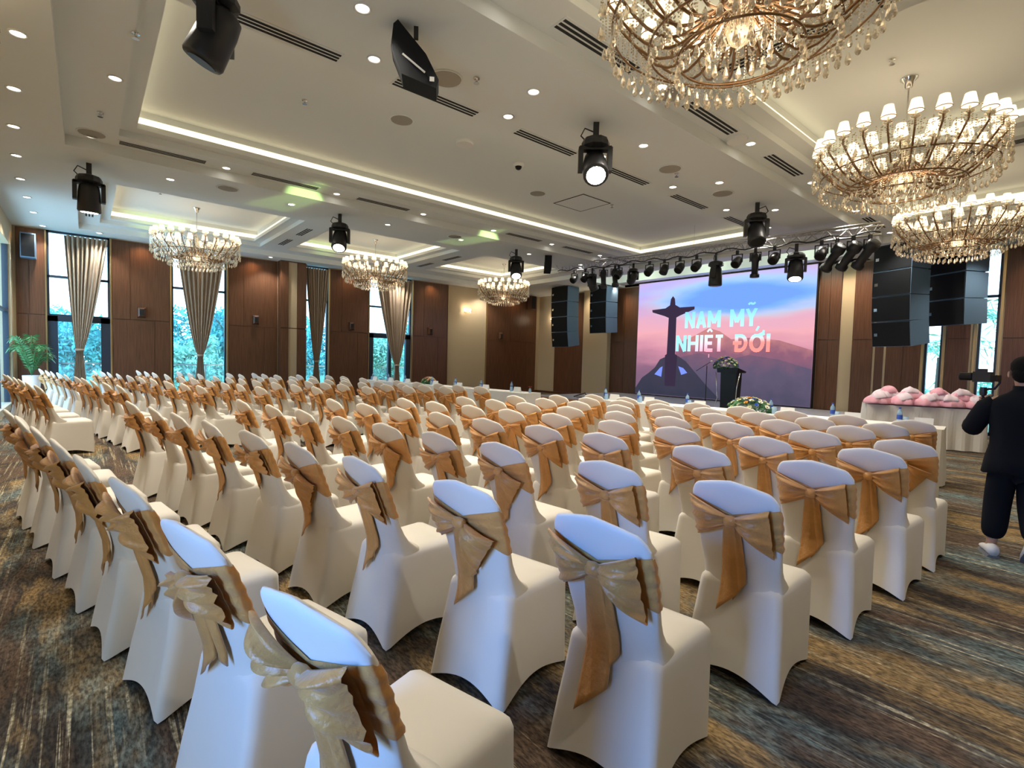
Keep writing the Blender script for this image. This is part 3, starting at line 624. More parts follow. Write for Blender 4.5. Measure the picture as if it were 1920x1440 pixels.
def cover():
    g = G(); n = 64
    def ringat(z, hem=False, inset=0.0, zz=None):
        pts = []
        xb = pw(z, XR)+inset; xf = lerp(.615, .60, z/.47)-inset; wb = pw(z, WB)-inset*.9; wf = lerp(.215, .212, z/.47)-inset
        per = n//4
        cor = [(xb, -wb), (xf, -wf), (xf, wf), (xb, wb)]
        for s in range(4):
            a, b = cor[s], cor[(s+1) % 4]
            for k in range(per):
                f = k/per; arc = math.sin(PI*f)
                x, y = lerp(a[0], b[0], f), lerp(a[1], b[1], f)
                pull = .022*arc*(1-z/.47)*(1 if s != 1 else .6)
                nx, ny = [(0, 1), (-1, 0), (0, -1), (1, 0)][s]
                rnd = .016*(max(0, 1-min(f, 1-f)/.07))**2
                cx_ = .34-x; cy_ = -y; L = math.hypot(cx_, cy_)
                zz_ = z if zz is None else zz
                if hem: zz_ = .004+.055*arc**1.15 if s in (0, 2) else .004+.058*arc**1.1
                pts.append((x+nx*pull+cx_/L*rnd, y+ny*pull+cy_/L*rnd, zz_))
        return pts
    rs = [ringat(0, True)]+[ringat(z) for z in (.12, .2, .3, .40, .435)]+[ringat(.45, inset=.004), ringat(.46, inset=.02, zz=.468), ringat(.46, inset=.06, zz=.478), ringat(.46, inset=.13, zz=.484)]
    g.loft(rs, False, True)
    g.loft([backloop(v) for v in [0, .06, .12, .17, .24, .32, .42, .52, .62, .72, .82, .90, .94, .97, .985, 1.0]], False, True)
    # pocket tabs at the feet
    return g
cov_me = cover().mesh('cover', M['cover'], True)
foot = G().lathe([(.018, 0), (.016, .05)], 8).mesh('chair_foot', M['black'])
hem_me = None
def band():
    g = G(); N = 14
    lo = lambda u, s: lerp(.765, .665, abs(u)**.9) if s < 0 else .67
    hi = lambda u, s: lerp(.815, .875, abs(u)**.9) if s < 0 else .865
    rs = []
    for j in range(N+1):
        v = j/N; L = backloop(v, 64, lo, .005+.0025*math.sin(v*24), hi); rs.append(L)
    g.loft(rs, False, False); return g
band_me = band().mesh('sash_band', M['sash'], True)
KZ = .788
def bowloop(side, reach, hh, droop, seed):
    rr = random.Random(seed); g = G(); N, K = 14, 40; rs = []; ph = rr.uniform(0, 6)
    for j in range(N+1):
        s = j/N; hgt = .018+hh*s**.85; th = .006+.026*math.sin(PI*min(1, s*.96))**.7; ring = []
        for k in range(K):
            a = 2*PI*k/K; c, sn = math.cos(a), math.sin(a); vv = spw(sn, .8)
            pl = .015*math.sin(vv*10+ph+1.2*s)*(.35+.65*math.sin(PI*min(1, s*1.1)))+.006*math.sin(vv*19+ph*2)*min(1, s*3)
            ly = .012+reach*s+.012*vv*s*(1 if side > 0 else -1); lz = hgt*vv*(1 if vv > 0 else 1.15)-.01*s
            y = side*(ly*math.cos(droop)+lz*math.sin(droop)*.9); z = KZ+lz*math.cos(droop)-ly*math.sin(droop)
            xr = pw(min(.97, max(.3, z)), XR)+.018*min(1, (y/.19)**2)
            ring.append((xr-.016-th*(1+spw(c, .7))*.9-pl*(1 if c > 0 else .2), y, z))
        rs.append(ring)
    return g.loft(rs, True, False)
def tail(dy, w0, w1, ln, slant, off, lean):
    g = G(); N, K = 16, 10; rs = []
    for j in range(N+1):
        s = j/N; w = lerp(w0, w1, s**.8); yc = dy+lean*s; front = []; back = []
        for k in range(K+1):
            u = k/K*2-1; z = KZ-.015-ln*s-(slant*u*max(0, s-.55)/.45)
            xr = pw(max(.02, min(.97, z)), XR)-off-.007*math.sin(u*2.6+.4+s*2)*(.5+s)
            front.append((xr, yc+u*w, z)); back.append((xr+.005, yc+u*w, z))
        rs.append(front+back[::-1])
    return g.loft(rs, True, True)
def knot():
    g = G(); x0 = pw(KZ, XR)-.034
    rs = [[(x0+r*.9*math.cos(2*PI*i/14), yy, KZ+.026*math.sin(2*PI*i/14)*r/.022) for i in range(14)] for yy, r in ((-.030, .012), (-.026, .020), (0, .023), (.026, .020), (.030, .012))]
    return g.loft(rs)
knot_me = knot().mesh('knot', M['sash'], True)
variants = []
for vi, (dl, dr, hl, hr, ta, tb) in enumerate([(-.04, .08, .078, .092, (.012, .024, .050, .40, .055, .030, .02), (-.012, .018, .030, .34, .05, .022, -.006)),
                                              (.0, .80, .07, .085, (.02, .030, .058, .36, .055, .032, .03), (.0, .02, .036, .26, .03, .022, .01)),
                                              (.14, .06, .065, .07, (-.01, .024, .046, .33, -.05, .030, -.01), (.02, .020, .036, .36, .05, .022, .02)),
                                              (-.02, .0, .06, .065, (.0, .022, .036, .16, .02, .030, .0), (.01, .018, .034, .20, .03, .022, .01)),
                                              (.62, .12, .08, .07, (.02, .028, .056, .33, .05, .032, .03), (-.02, .02, .034, .26, -.03, .022, -.01)),
                                              (-.04, .08, .085, .10, (.016, .030, .064, .50, .065, .032, .025), (-.014, .020, .034, .36, .05, .022, -.006))]):
    variants.append([('bow_loop', bowloop(1, .172, hl, dl, vi*3+1).mesh('bow_loop', M['sash'], True)), ('bow_loop', bowloop(-1, .158, hr, dr, vi*3+2).mesh('bow_loop', M['sash'], True)),
                     ('sash_tail', tail(*ta).mesh('sash_tail', M['sash'], True)), ('sash_tail', tail(*tb).mesh('sash_tail', M['sash'], True)), ('knot', knot_me)])
protos = {}
def chair(x, y, yaw, vi, label, group):
    if vi not in protos:
        t = thing('banquet_chair', label, 'chair', (x, y, 0), yaw, group)
        inst('cover', cov_me, t); inst('sash_band', band_me, t)
        for nm, me in variants[vi]: inst(nm, me, t)
        for fx, fy in ((.125, .19), (.125, -.19), (.575, .18), (.575, -.18)): inst('chair_foot', foot, t, (fx, fy, 0))
        protos[vi] = t; return t
    return dup(protos[vi], (x, y, 0), yaw, label, group)
NEAR=[[(0.32, 1.11), (0.19, 1.82), (0.07, 2.58), (-0.06, 3.24), (-0.17, 3.88), (-0.29, 4.53), (-0.42, 5.27), (-0.53, 5.85)], [(1.29, 1.11), (1.19, 1.78), (1.04, 2.51), (0.91, 3.1), (0.8, 3.73), (0.67, 4.42), (0.54, 5.07), (0.43, 5.67), (0.3, 6.39)], [(2.21, 1.09), (2.08, 1.71), (1.96, 2.48), (1.85, 3.06), (1.75, 3.66), (1.63, 4.23), (1.52, 4.91), (1.4, 5.49), (1.28, 6.24)], [(3.11, 1.07), (3.01, 1.71), (2.9, 2.42), (2.79, 2.97), (2.67, 3.56), (2.56, 4.16), (2.44, 4.76), (2.31, 5.29), (2.2, 5.97)], [(3.95, 1.02), (3.87, 1.67), (3.75, 2.34), (3.64, 2.9), (3.55, 3.58), (3.4, 4.11), (3.28, 4.64), (3.15, 5.21), (3.04, 5.76)], [(4.71, 1.0), (4.65, 1.6), (4.54, 2.26), (4.44, 2.83), (4.36, 3.42), (4.25, 4.05), (4.13, 4.65), (4.04, 5.19), (3.93, 5.72)], [(5.39, 1.55), (5.28, 2.13), (5.23, 2.77), (5.12, 3.34), (5.04, 3.95), (4.95, 4.56), (4.85, 5.09), (4.77, 5.63)], [(5.99, 1.43), (5.94, 2.04), (5.88, 2.6), (5.83, 3.22), (5.75, 3.81), (5.7, 4.42), (5.6, 4.95), (5.52, 5.5)], [(6.68, 1.35), (6.62, 1.94), (6.53, 2.51), (6.48, 3.1), (6.43, 3.69), (6.31, 4.25), (6.27, 4.78), (6.2, 5.37)]]
FAR=[[(-0.55, 9.47), (-0.7, 10.35), (-0.84, 11.2), (-0.94, 11.78), (-1.08, 12.59), (-1.18, 13.15)], [(0.33, 9.29), (0.19, 10.07), (0.04, 10.95), (-0.07, 11.53), (-0.17, 12.09), (-0.34, 13.17), (-0.47, 14.0), (-0.59, 14.59), (-0.7, 15.24), (-0.86, 16.33)], [(1.29, 8.96), (1.16, 9.6), (1.02, 10.3), (0.89, 11.33), (0.76, 11.89), (0.62, 12.69), (0.48, 13.51), (0.35, 14.3), (0.24, 14.86), (0.12, 15.42)], [(2.02, 8.51), (1.9, 9.29), (1.78, 9.85), (1.67, 10.61), (1.55, 11.47), (1.44, 12.19), (1.3, 13.28), (1.16, 14.21), (1.06, 14.88), (0.95, 15.61)], [(2.81, 8.33), (2.69, 9.0), (2.57, 9.72), (2.44, 10.53), (2.32, 11.16), (2.21, 11.72), (2.09, 12.46), (1.96, 13.52), (1.84, 14.08), (1.73, 15.0)], [(3.62, 8.16), (3.51, 8.98), (3.39, 9.54), (3.27, 10.1), (3.15, 10.69), (3.03, 11.65), (2.91, 12.21), (2.78, 13.39), (2.66, 14.05)], [(4.38, 8.15), (4.24, 8.71), (4.11, 9.49), (4.0, 10.07), (3.86, 10.63), (3.73, 11.19), (3.6, 12.19), (3.48, 12.98), (3.33, 13.54), (3.24, 14.11)], [(4.98, 7.85), (4.86, 8.41), (4.73, 9.01), (4.62, 9.85), (4.39, 11.08), (4.16, 12.5), (4.04, 13.13)], [(5.67, 7.7), (5.54, 8.27), (5.45, 8.83), (5.28, 9.39), (5.16, 10.03), (4.93, 11.32), (4.81, 12.19), (4.67, 12.83)]]

ordn = lambda k: ORD[k]
YS = {(0, 0): 15, (1, 0): 7, (2, 0): 5, (3, 0): 3, (0, 1): 15, (1, 1): 11, (0, 2): 12}
VS = {(1, 0): 5, (2, 0): 0, (0, 0): 0, (1, 1): 1, (0, 1): 4, (3, 0): 0, (4, 0): 0, (5, 0): 1, (3, 1): 3, (1, 3): 1}
for blk, rows_, nm in (('near', NEAR, 'near block'), ('far', FAR, 'far block')):
    for i, row in enumerate(rows_):
        for k, (x, y) in enumerate(row):
            vi = VS.get((i, k)) if blk == 'near' else None
            if vi is None: vi = R.choice([0, 0, 1, 2, 2, 3, 4])
            yaw = math.radians(YS.get((i, k), (1 if y < 1.3 else 7)+R.uniform(-3, 3))) if blk == 'near' else math.radians(8+R.uniform(-4, 4))
            chair(x, y, yaw, vi, 'gold-sashed white chair, %s, %s row from the back, %s from right aisle' % (nm, ordn(i), ordn(k)), 'covered chairs in the '+nm)
# ------------------------------------------------------------------ front tables
def clothtable(pa, pb, depth, h, label, group, nm='banquet_table', wav=.012):
    pa, pb = Vector((*pa, 0)), Vector((*pb, 0)); d = pb-pa; L = d.length; ang = math.atan2(d.y, d.x)
    t = thing(nm, label, 'table', (pa+pb)/2, ang, group)
    n = 120; P = []
    per = 2*(L+depth)
    for i in range(n):
        s = per*i/n
        if s < L: p = (-L/2+s, 0, 0, -1)
        elif s < L+depth: p = (L/2, s-L, 1, 0)
        elif s < 2*L+depth: p = (L/2-(s-L-depth), depth, 0, 1)
        else: p = (-L/2, depth-(s-2*L-depth), -1, 0)
        P.append(p)
    rs = []
    for j, z in enumerate((.015, .25, .5, h-.02, h)):
        k = 1-z/h; rs.append([(p[0]+p[2]*(wav*math.sin(i*1.1)*k+.03*k), p[1]+p[3]*(wav*math.sin(i*1.1)*k+.03*k), z) for i, p in enumerate(P)])
    G().loft(rs, False, True).obj('tablecloth', M['cloth'], t, False)
    for sx in (-1, 1):
        for sy in (.05, depth-.05): G().tube([(sx*(L/2-.08), sy, .0), (sx*(L/2-.08), sy, h-.03)], .015, 6).obj('leg', M['black'], t)
    return t
def along(a, b, f, off=0):
    d = Vector((b[0]-a[0], b[1]-a[1])); nn = Vector((d.y, -d.x)).normalized()
    if nn.x < 0: nn = -nn
    p = Vector(a)+d*f+nn*off; return p.x, p.y
LA, LB = (7.50, 8.36), (6.50, 15.05)
RA, RB = (8.42, 1.32), (7.75, 6.62)
gl = 'white clothed tables before the stage'
for i in range(3):
    a = along(LA, LB, i/3+.009); b = along(LA, LB, (i+1)/3-.009)
    clothtable(b, a, .55, .75, 'long white clothed table, %s of the left run' % ['end nearest the aisle', 'middle', 'end nearest the windows'][i], gl)
for i in range(2):
    a = along(RA, RB, i/2+.009); b = along(RA, RB, (i+1)/2-.009)
    clothtable(b, a, .55, .75, 'long white clothed table, %s half of the right run' % ['right', 'left'][i], gl)
card_me = G().loft([[(-.035, -.1, 0), (.035, -.1, 0), (0, -.1, .12)], [(-.035, .1, 0), (.035, .1, 0), (0, .1, .12)]]).mesh('card', M['white'])
bot_p = [(.03, 0), (.033, .01), (.033, .10), (.031, .13), (.033, .15), (.03, .17), (.013, .20), (.012, .215)]
bot_me = G().lathe(bot_p, 12).mesh('bottle_body', M['bottle'], True); cap_me = G().lathe([(.014, .213), (.014, .232)], 10).mesh('cap', M['blue']); lab_me = G().lathe([(.0345, .07), (.0345, .13)], 12, cap0=False, cap1=False).mesh('label_band', M['blue'], True)
gls_me = G().lathe([(.038, 0), (.036, .05), (.030, .115)], 14, cap0=False).mesh('glass_bowl', M['bottle'], True); rim_me = G().lathe([(.039, 0), (.039, .006)], 14, cap0=False, cap1=False).mesh('rim', M['chrome'], True)
def setting(x, y, z, ang, who, order='gbc', card=True):
    dx, dy = math.sin(ang), -math.cos(ang)
    def at(f, nx=0): return (x+f*-dx, y+f*-dy, z)
    t = tag(bpy.data.objects.new('name_card', card_me), 'folded blank white name card '+who, 'name card', 'name cards on the front tables'); COL.objects.link(t); t.location = (x, y-.0, z); t.rotation_euler = (0, 0, ang)
    t = thing('water_bottle', 'clear water bottle with blue label '+who, 'bottle', (x+.06, y+.28, z), 0, 'water bottles on the front tables'); inst('body', bot_me, t); inst('cap', cap_me, t); inst('label_band', lab_me, t)
    t = thing('drinking_glass', 'upturned drinking glass '+who, 'glass', (x-.02, y+.19, z), 0, 'glasses on the front tables'); inst('bowl', gls_me, t); inst('rim', rim_me, t)
for i, f in enumerate((.07, .22, .36, .50, .68, .80, .92)):
    x, y = along(LA, LB, f, .2); setting(x, y, .75, .15, 'on left tables, %s place from the aisle' % ORD[i])
for i, f in enumerate((.05, .20, .36, .62, .80, .94)):
    x, y = along(RA, RB, f, .2); setting(x, y, .75, .12, 'on right tables, %s place from the right' % ORD[i])
# flowers
leaf_me = G(); leaf_me.quad((0, -.012, 0), (.05, -.016, .012), (.11, 0, .0), (.05, .016, .012)); leaf_me = leaf_me.mesh('leaf', M['leaf'])
fl_me = []
for m in FLW:
    g = G()
    for lay, (n, r, t_) in enumerate(((6, .036, .35), (5, .026, .8), (4, .015, 1.2))):
        for k in range(n):
            a = 2*PI*k/n+lay*.5; c, s = math.cos(a), math.sin(a); z1 = r*math.sin(t_); rr_ = r*math.cos(t_)
            g.quad((0, 0, .0), (rr_*c*.7-r*.45*s, rr_*s*.7+r*.45*c, z1*.8), (rr_*c*1.1, rr_*s*1.1, z1+.004), (rr_*c*.7+r*.45*s, rr_*s*.7-r*.45*c, z1*.8))
    g.blob((0, 0, .012), .012, .012, .014, 6, 4); fl_me.append(g.mesh('flower', m))
def bouquet(x, y, z, rx, ry, rz_, n, cols, label, down=.0, nl=260):
    t = thing('flower_arrangement', label, 'flowers', (x, y, z), 0)
    G().lathe([(.06, 0), (.10, .02), (.09, .06)], 12).obj('flower_tray', M['leaf'], t)
    g = G(); rr = random.Random(int(x*10))
    for k in range(nl):
        a = rr.uniform(0, 2*PI); e = rr.uniform(-.15-down, 1.2); c = Vector((rx*.85*math.cos(a)*math.cos(e), ry*.85*math.sin(a)*math.cos(e), max(.008-down*.3, rz_*.85*math.sin(e)+.02)))
        d = Vector((math.cos(a), math.sin(a), rr.uniform(-.4, .7))).normalized(); w = d.orthogonal().normalized()*rr.uniform(.008, .014); l = rr.uniform(.04, .09)
        q0 = c-d*.02; q2 = c+d*l
        if down == 0: q2.z = max(q2.z, .004)
        g.quad(q0, c+d*l*.5+w, q2, c+d*l*.5-w)
    g.obj('foliage', M['leaf'], t, kind='stuff')
    for k in range(n):
        a = k*2.4; e = .12+1.3*(k/n); p = Vector((rx*math.cos(a)*math.cos(e), ry*math.sin(a)*math.cos(e), rz_*math.sin(e)+.03))
        o = inst('flower', fl_me[cols[k % len(cols)]], t, p, Vector((p.x/rx, p.y/ry, .3+p.z/rz_)).to_track_quat('Z', 'Y').to_euler(), (rr.uniform(.9, 1.3),)*3)
x, y = along(LA, LB, .58, .3); bouquet(x+.1, y, .75, .14, .30, .16, 34, [3, 0, 3, 4, 0], 'low peach and white flower arrangement on the left tables', nl=300)
x, y = along(RA, RB, .47, .28); bouquet(x, y, .75, .15, .36, .19, 40, [0, 4, 0, 2, 4, 1, 0], 'long white, blue and orange flower arrangement on right tables', nl=420)
x, y = along(LA, LB, .03, .33); t = thing('rose_vase', 'small dark red flower in vase at the left tables end', 'flowers', (x, y, .75)); G().lathe([(.03, 0), (.035, .05), (.02, .1)], 10).obj('vase', M['bottle'], t, True); inst('flower', fl_me[5], t, (0, 0, .12), sc=(1.4, 1.4, 1.4)); G().tube([(0, 0, .02), (0, 0, .12)], .004, 5).obj('stem', M['leaf'], t)
# pink tulle table
pt = clothtable((12.05, 3.18), (12.75, 1.45), .7, .80, 'white draped table heaped with pink tulle bundles by end windows', 'side tables', 'gift_table', .03)
def tulle(x, y, z, r, yaw, mi, k):
    t = thing('tulle_bundle', 'puffed %s tulle bundle, %s' % (['pink', 'whitish'][mi], k), 'wrapped bundle', (x, y, z), yaw, 'tulle bundles on the side table')
    rr = random.Random(k); n = 40
    def dome(g, r, h, ph, k1):
        rs = []
        for j in range(9):
            f = j/8; e = f*PI/2; rs.append([((r*math.cos(e)**.7*(1+.10*math.sin(k1*2*PI*i/n+ph)+.05*math.sin(17*2*PI*i/n)))*math.cos(2*PI*i/n), (r*math.cos(e)**.7*(1+.10*math.sin(k1*2*PI*i/n+ph)+.05*math.sin(17*2*PI*i/n)))*math.sin(2*PI*i/n), .012+h*math.sin(e)*(1+.12*math.sin(3*2*PI*i/n+ph))) for i in range(n)])
        return g.loft(rs, True, True)
    dome(G(), r, .16, rr.uniform(0, 6), 7).obj('tulle_fan', M[['tulle', 'tulle2'][mi]], t, True)
    o = dome(G(), r*.66, .15, rr.uniform(0, 6), 5).obj('filling', M[['tulle', 'tulle2'][1-mi]], t, True); o.location = (.05, .03, .07); o.rotation_euler = (.2, -.3, .5)
    G().tube([(-r*1.15, 0, .03), (-r*.5, 0, .06)], .02, 6).obj('stem_wrap', M['tulle2'], t)
R2 = random.Random(5)
spots = [(0.06, .12), (.2, .42), (.30, .15), (.44, .45), (.52, .14), (.62, .42), (.74, .18), (.82, .5), (.94, .2), (.96, .45)]
names = ['at the left table end', 'second from left, rear', 'left front above the drape', 'rear, left of centre', 'front centre', 'rear centre, under the window', 'front, right of centre', 'rear right, tallest of the heap', 'front right corner', 'rear right corner']
for k, (f, o) in enumerate(spots):
    x = lerp(12.05, 12.75, .04+f*.92)+o*.9; y = lerp(3.18, 1.45, .04+f*.92)+o*.35
    t = tulle(x, y, .81, .23, PI+R2.uniform(-.7, .7), k % 2, names[k])
for k, (f, o) in enumerate([(.18, .3), (.4, .3), (.62, .28), (.82, .32)]):
    tulle(lerp(12.05, 12.75, f)+o*.9, lerp(3.18, 1.45, f)+o*.35, .93, .22, PI+R2.uniform(-.7, .7), (k+1) % 2, 'upper layer, '+['leftmost', 'second from left', 'second from right', 'rightmost'][k])
# ------------------------------------------------------------------ stage, screen, podium, stand
st = thing('stage', 'low stage with orange wood front and glossy top before the screen', 'stage', (12.0, 8.2, 0))
G().box(0, .02, -4.0, 4.6, 0, .27).obj('front_board', M['stagewood'], st); G().box(.0, 4.2, -4.0, 4.6, .27, .30).obj('stage_top', M['stagetop'], st); G().box(.02, 4.2, -4.0, -3.98, 0, .27).obj('side_board', M['stagewood'], st); G().box(.02, 4.2, 4.58, 4.6, 0, .27).obj('side_board', M['stagewood'], st)
SX = 16.12
scr = thing('led_screen', 'huge LED screen showing a sunset, a dark monument and lettering', 'screen', (SX, 8.72, 0))
G().box(.0, .16, -3.09, 3.09, .32, 4.5).obj('screen_cabinet', M['black'], scr)
def screenmat():
    m = bpy.data.materials.new('screen_sunset'); m.use_nodes = True; n = m.node_tree; n.nodes.clear()
    e = n.nodes.new('ShaderNodeEmission'); o = n.nodes.new('ShaderNodeOutputMaterial'); e.inputs[1].default_value = 1.0; n.links.new(e.outputs[0], o.inputs[0])
    t = n.nodes.new('ShaderNodeTexCoord'); s = n.nodes.new('ShaderNodeSeparateXYZ'); n.links.new(t.outputs['Object'], s.inputs[0])
    mp = n.nodes.new('ShaderNodeMapping'); mp.inputs['Scale'].default_value = (1, .35, 1.6); mp.inputs['Rotation'].default_value = (-.25, 0, 0); n.links.new(t.outputs['Object'], mp.inputs[0])
    ns = n.nodes.new('ShaderNodeTexNoise'); ns.inputs['Scale'].default_value = 1.3; ns.inputs['Detail'].default_value = 5; n.links.new(mp.outputs[0], ns.inputs['Vector'])
    a = n.nodes.new('ShaderNodeMath'); a.operation = 'MULTIPLY_ADD'; a.inputs[1].default_value = 1.0; n.links.new(ns.outputs[0], a.inputs[0]); n.links.new(s.outputs['Z'], a.inputs[2])
    mr = n.nodes.new('ShaderNodeMapRange'); mr.inputs[1].default_value = .6; mr.inputs[2].default_value = 5.1; n.links.new(a.outputs[0], mr.inputs[0])
    r = n.nodes.new('ShaderNodeValToRGB'); cr = r.color_ramp
    cols = [(0, (.060, .055, .10)), (.28, (.20, .10, .16)), (.42, (.46, .20, .27)), (.55, (.62, .30, .34)), (.66, (.55, .30, .40)), (.78, (.42, .30, .52)), (.90, (.34, .36, .78)), (1, (.42, .32, .55))]
    while len(cr.elements) < len(cols): cr.elements.new(.5)
    for el, (p, c) in zip(cr.elements, cols): el.position = p; el.color = (*c, 1)
    n.links.new(mr.outputs[0], r.inputs[0])
    sub = n.nodes.new('ShaderNodeVectorMath'); sub.operation = 'SUBTRACT'; sub.inputs[1].default_value = (0, -.75, 3.72); n.links.new(t.outputs['Object'], sub.inputs[0])
    rt_ = n.nodes.new('ShaderNodeMapping'); rt_.inputs['Rotation'].default_value = (.12, 0, 0); rt_.inputs['Scale'].default_value = (0, .27, 1.25); n.links.new(sub.outputs[0], rt_.inputs[0])
    ln = n.nodes.new('ShaderNodeVectorMath'); ln.operation = 'LENGTH'; n.links.new(rt_.outputs[0], ln.inputs[0])
    ad = n.nodes.new('ShaderNodeMath'); ad.operation = 'MULTIPLY_ADD'; ad.inputs[1].default_value = -.5; n.links.new(ns.outputs[0], ad.inputs[0]); n.links.new(ln.outputs[1], ad.inputs[2])
    r2 = n.nodes.new('ShaderNodeValToRGB'); c2 = r2.color_ramp; c2.elements[0].position = .30; c2.elements[0].color = (1, 1, 1, 1); c2.elements[1].position = .80; c2.elements[1].color = (0, 0, 0, 1); n.links.new(ad.outputs[0], r2.inputs[0])
    r3 = n.nodes.new('ShaderNodeValToRGB'); c3 = r3.color_ramp; c3.elements.new(.5); c3.elements.new(.5)
    for el, (p, c) in zip(c3.elements, [(.20, (.13, .27, .95)), (.40, (.18, .38, .92)), (.55, (.26, .55, .72)), (.68, (.50, .48, .50))]): el.position = p; el.color = (*c, 1)
    n.links.new(ad.outputs[0], r3.inputs[0])
    mx = n.nodes.new('ShaderNodeMix'); mx.data_type = 'RGBA'; n.links.new(r2.outputs[0], mx.inputs[0]); n.links.new(r.outputs[0], mx.inputs[6]); n.links.new(r3.outputs[0], mx.inputs[7])
    n.links.new(mx.outputs[2], e.inputs[0]); return m
disp = G().quad((-.004, 3.07, .34), (-.004, -3.07, .34), (-.004, -3.07, 4.48), (-.004, 3.07, 4.48)).obj('display', screenmat(), scr)
def flat(name, pts, x, m): # pts in (y,z) world
    g = G(); g.v = [(x, p[0]-8.72, p[1]) for p in pts]+[(x+.003, p[0]-8.72, p[1]) for p in pts]; n = len(pts)
    g.f = [tuple(range(n)), tuple(range(2*n-1, n-1, -1))]+[(i, i+n, (i+1) % n+n, (i+1) % n) for i in range(n)]; return g.obj(name, m, scr)
def ridgemat(name, els):
    m = bpy.data.materials.new(name); m.use_nodes = True; n = m.node_tree; n.nodes.clear()
    e = n.nodes.new('ShaderNodeEmission'); o = n.nodes.new('ShaderNodeOutputMaterial'); n.links.new(e.outputs[0], o.inputs[0])
    t = n.nodes.new('ShaderNodeTexCoord'); s = n.nodes.new('ShaderNodeSeparateXYZ'); n.links.new(t.outputs['Object'], s.inputs[0])
    ns = n.nodes.new('ShaderNodeTexNoise'); ns.inputs['Scale'].default_value = 2.2; ns.inputs['Detail'].default_value = 8; n.links.new(t.outputs['Object'], ns.inputs['Vector'])
    a = n.nodes.new('ShaderNodeMath'); a.operation = 'MULTIPLY_ADD'; a.inputs[1].default_value = 1.3; n.links.new(ns.outputs[0], a.inputs[0]); n.links.new(s.outputs['Z'], a.inputs[2])
    mr = n.nodes.new('ShaderNodeMapRange'); mr.inputs[1].default_value = .6; mr.inputs[2].default_value = 3.2; n.links.new(a.outputs[0], mr.inputs[0])
    r = n.nodes.new('ShaderNodeValToRGB'); cr = r.color_ramp
    while len(cr.elements) < len(els): cr.elements.new(.5)
    for el, (p, c) in zip(cr.elements, els): el.position = p; el.color = (*c, 1)
    n.links.new(mr.outputs[0], r.inputs[0]); n.links.new(r.outputs[0], e.inputs[0]); return m
mm = ridgemat('screen_mountain', [(0, (.045, .045, .075)), (.5, (.085, .068, .115)), (.7, (.13, .075, .12)), (1, (.20, .09, .13))]); mm2 = ridgemat('screen_ridge', [(.4, (.12, .07, .12)), (.75, (.20, .085, .13)), (1, (.42, .17, .17))])
mh_ = ridgemat('screen_rock', [(0, (.024, .028, .045)), (1, (.05, .042, .07))]); ms = emis('screen_monument', (.030, .020, .042), 1)
flat('mountain_ridge', [(10.2, .36), (10.1, 2.2), (9.4, 2.5), (8.9, 2.75), (8.5, 2.62), (8.1, 2.35), (7.4, 2.4), (6.6, 2.30), (5.66, 2.0), (5.66, .36)], -.009, mm2)
flat('mountain', [(11.78, .36), (10.6, 1.2), (9.9, 1.75), (9.2, 1.9), (8.3, 1.65), (7.5, 1.85), (6.6, 1.72), (5.66, 1.45), (5.66, .36)], -.013, mm)
flat('rock', [(11.78, .36), (11.78, .55), (11.5, .95), (11.2, 1.15), (10.95, 1.35), (10.75, 1.65), (10.45, 1.78), (10.0, 1.78), (9.7, 1.6), (9.3, 1.2), (8.9, .8), (8.4, .36)], -.017, mh_)
flat('monument', [(10.50, .7), (10.54, 1.8), (10.47, 1.85), (10.45, 3.15), (10.62, 3.22), (11.14, 3.38), (11.16, 3.47), (10.60, 3.50), (10.42, 3.60), (10.39, 3.82), (10.31, 3.92), (10.23, 3.82), (10.20, 3.60), (10.02, 3.50), (9.45, 3.50), (9.45, 3.40), (9.98, 3.22), (10.14, 3.15), (10.13, 1.85), (10.04, 1.8), (10.08, .7)], -.021, ms)
mb = emis('screen_blue_light', (.15, .22, .8), 1)
flat('blue_glint', [(10.95, 1.10), (10.72, 1.35), (10.62, 1.40), (10.66, 1.02)], -.024, mb); flat('blue_glint', [(9.98, 1.42), (9.78, 1.36), (9.62, 1.2), (9.85, 1.12)], -.024, mb)
def textmat(name, top, bot, z0, z1, left=None, y0=0, y1=1):
    m = bpy.data.materials.new(name); m.use_nodes = True; n = m.node_tree; n.nodes.clear()
    e = n.nodes.new('ShaderNodeEmission'); o = n.nodes.new('ShaderNodeOutputMaterial'); n.links.new(e.outputs[0], o.inputs[0])
    t = n.nodes.new('ShaderNodeTexCoord'); s = n.nodes.new('ShaderNodeSeparateXYZ'); n.links.new(t.outputs['Object'], s.inputs[0])
    mr = n.nodes.new('ShaderNodeMapRange'); mr.inputs[1].default_value = z0; mr.inputs[2].default_value = z1; n.links.new(s.outputs['Y'], mr.inputs[0])
    mx = n.nodes.new('ShaderNodeMix'); mx.data_type = 'RGBA'; mx.inputs[6].default_value = (*bot, 1); mx.inputs[7].default_value = (*top, 1); n.links.new(mr.outputs[0], mx.inputs[0]); out = mx.outputs[2]
    if left:
        m2 = n.nodes.new('ShaderNodeMapRange'); m2.inputs[1].default_value = y0; m2.inputs[2].default_value = y1; n.links.new(s.outputs['X'], m2.inputs[0])
        x2 = n.nodes.new('ShaderNodeMix'); x2.data_type = 'RGBA'; x2.inputs[6].default_value = (*left, 1); n.links.new(m2.outputs[0], x2.inputs[0]); n.links.new(out, x2.inputs[7]); out = x2.outputs[2]
    n.links.new(out, e.inputs[0]); return m
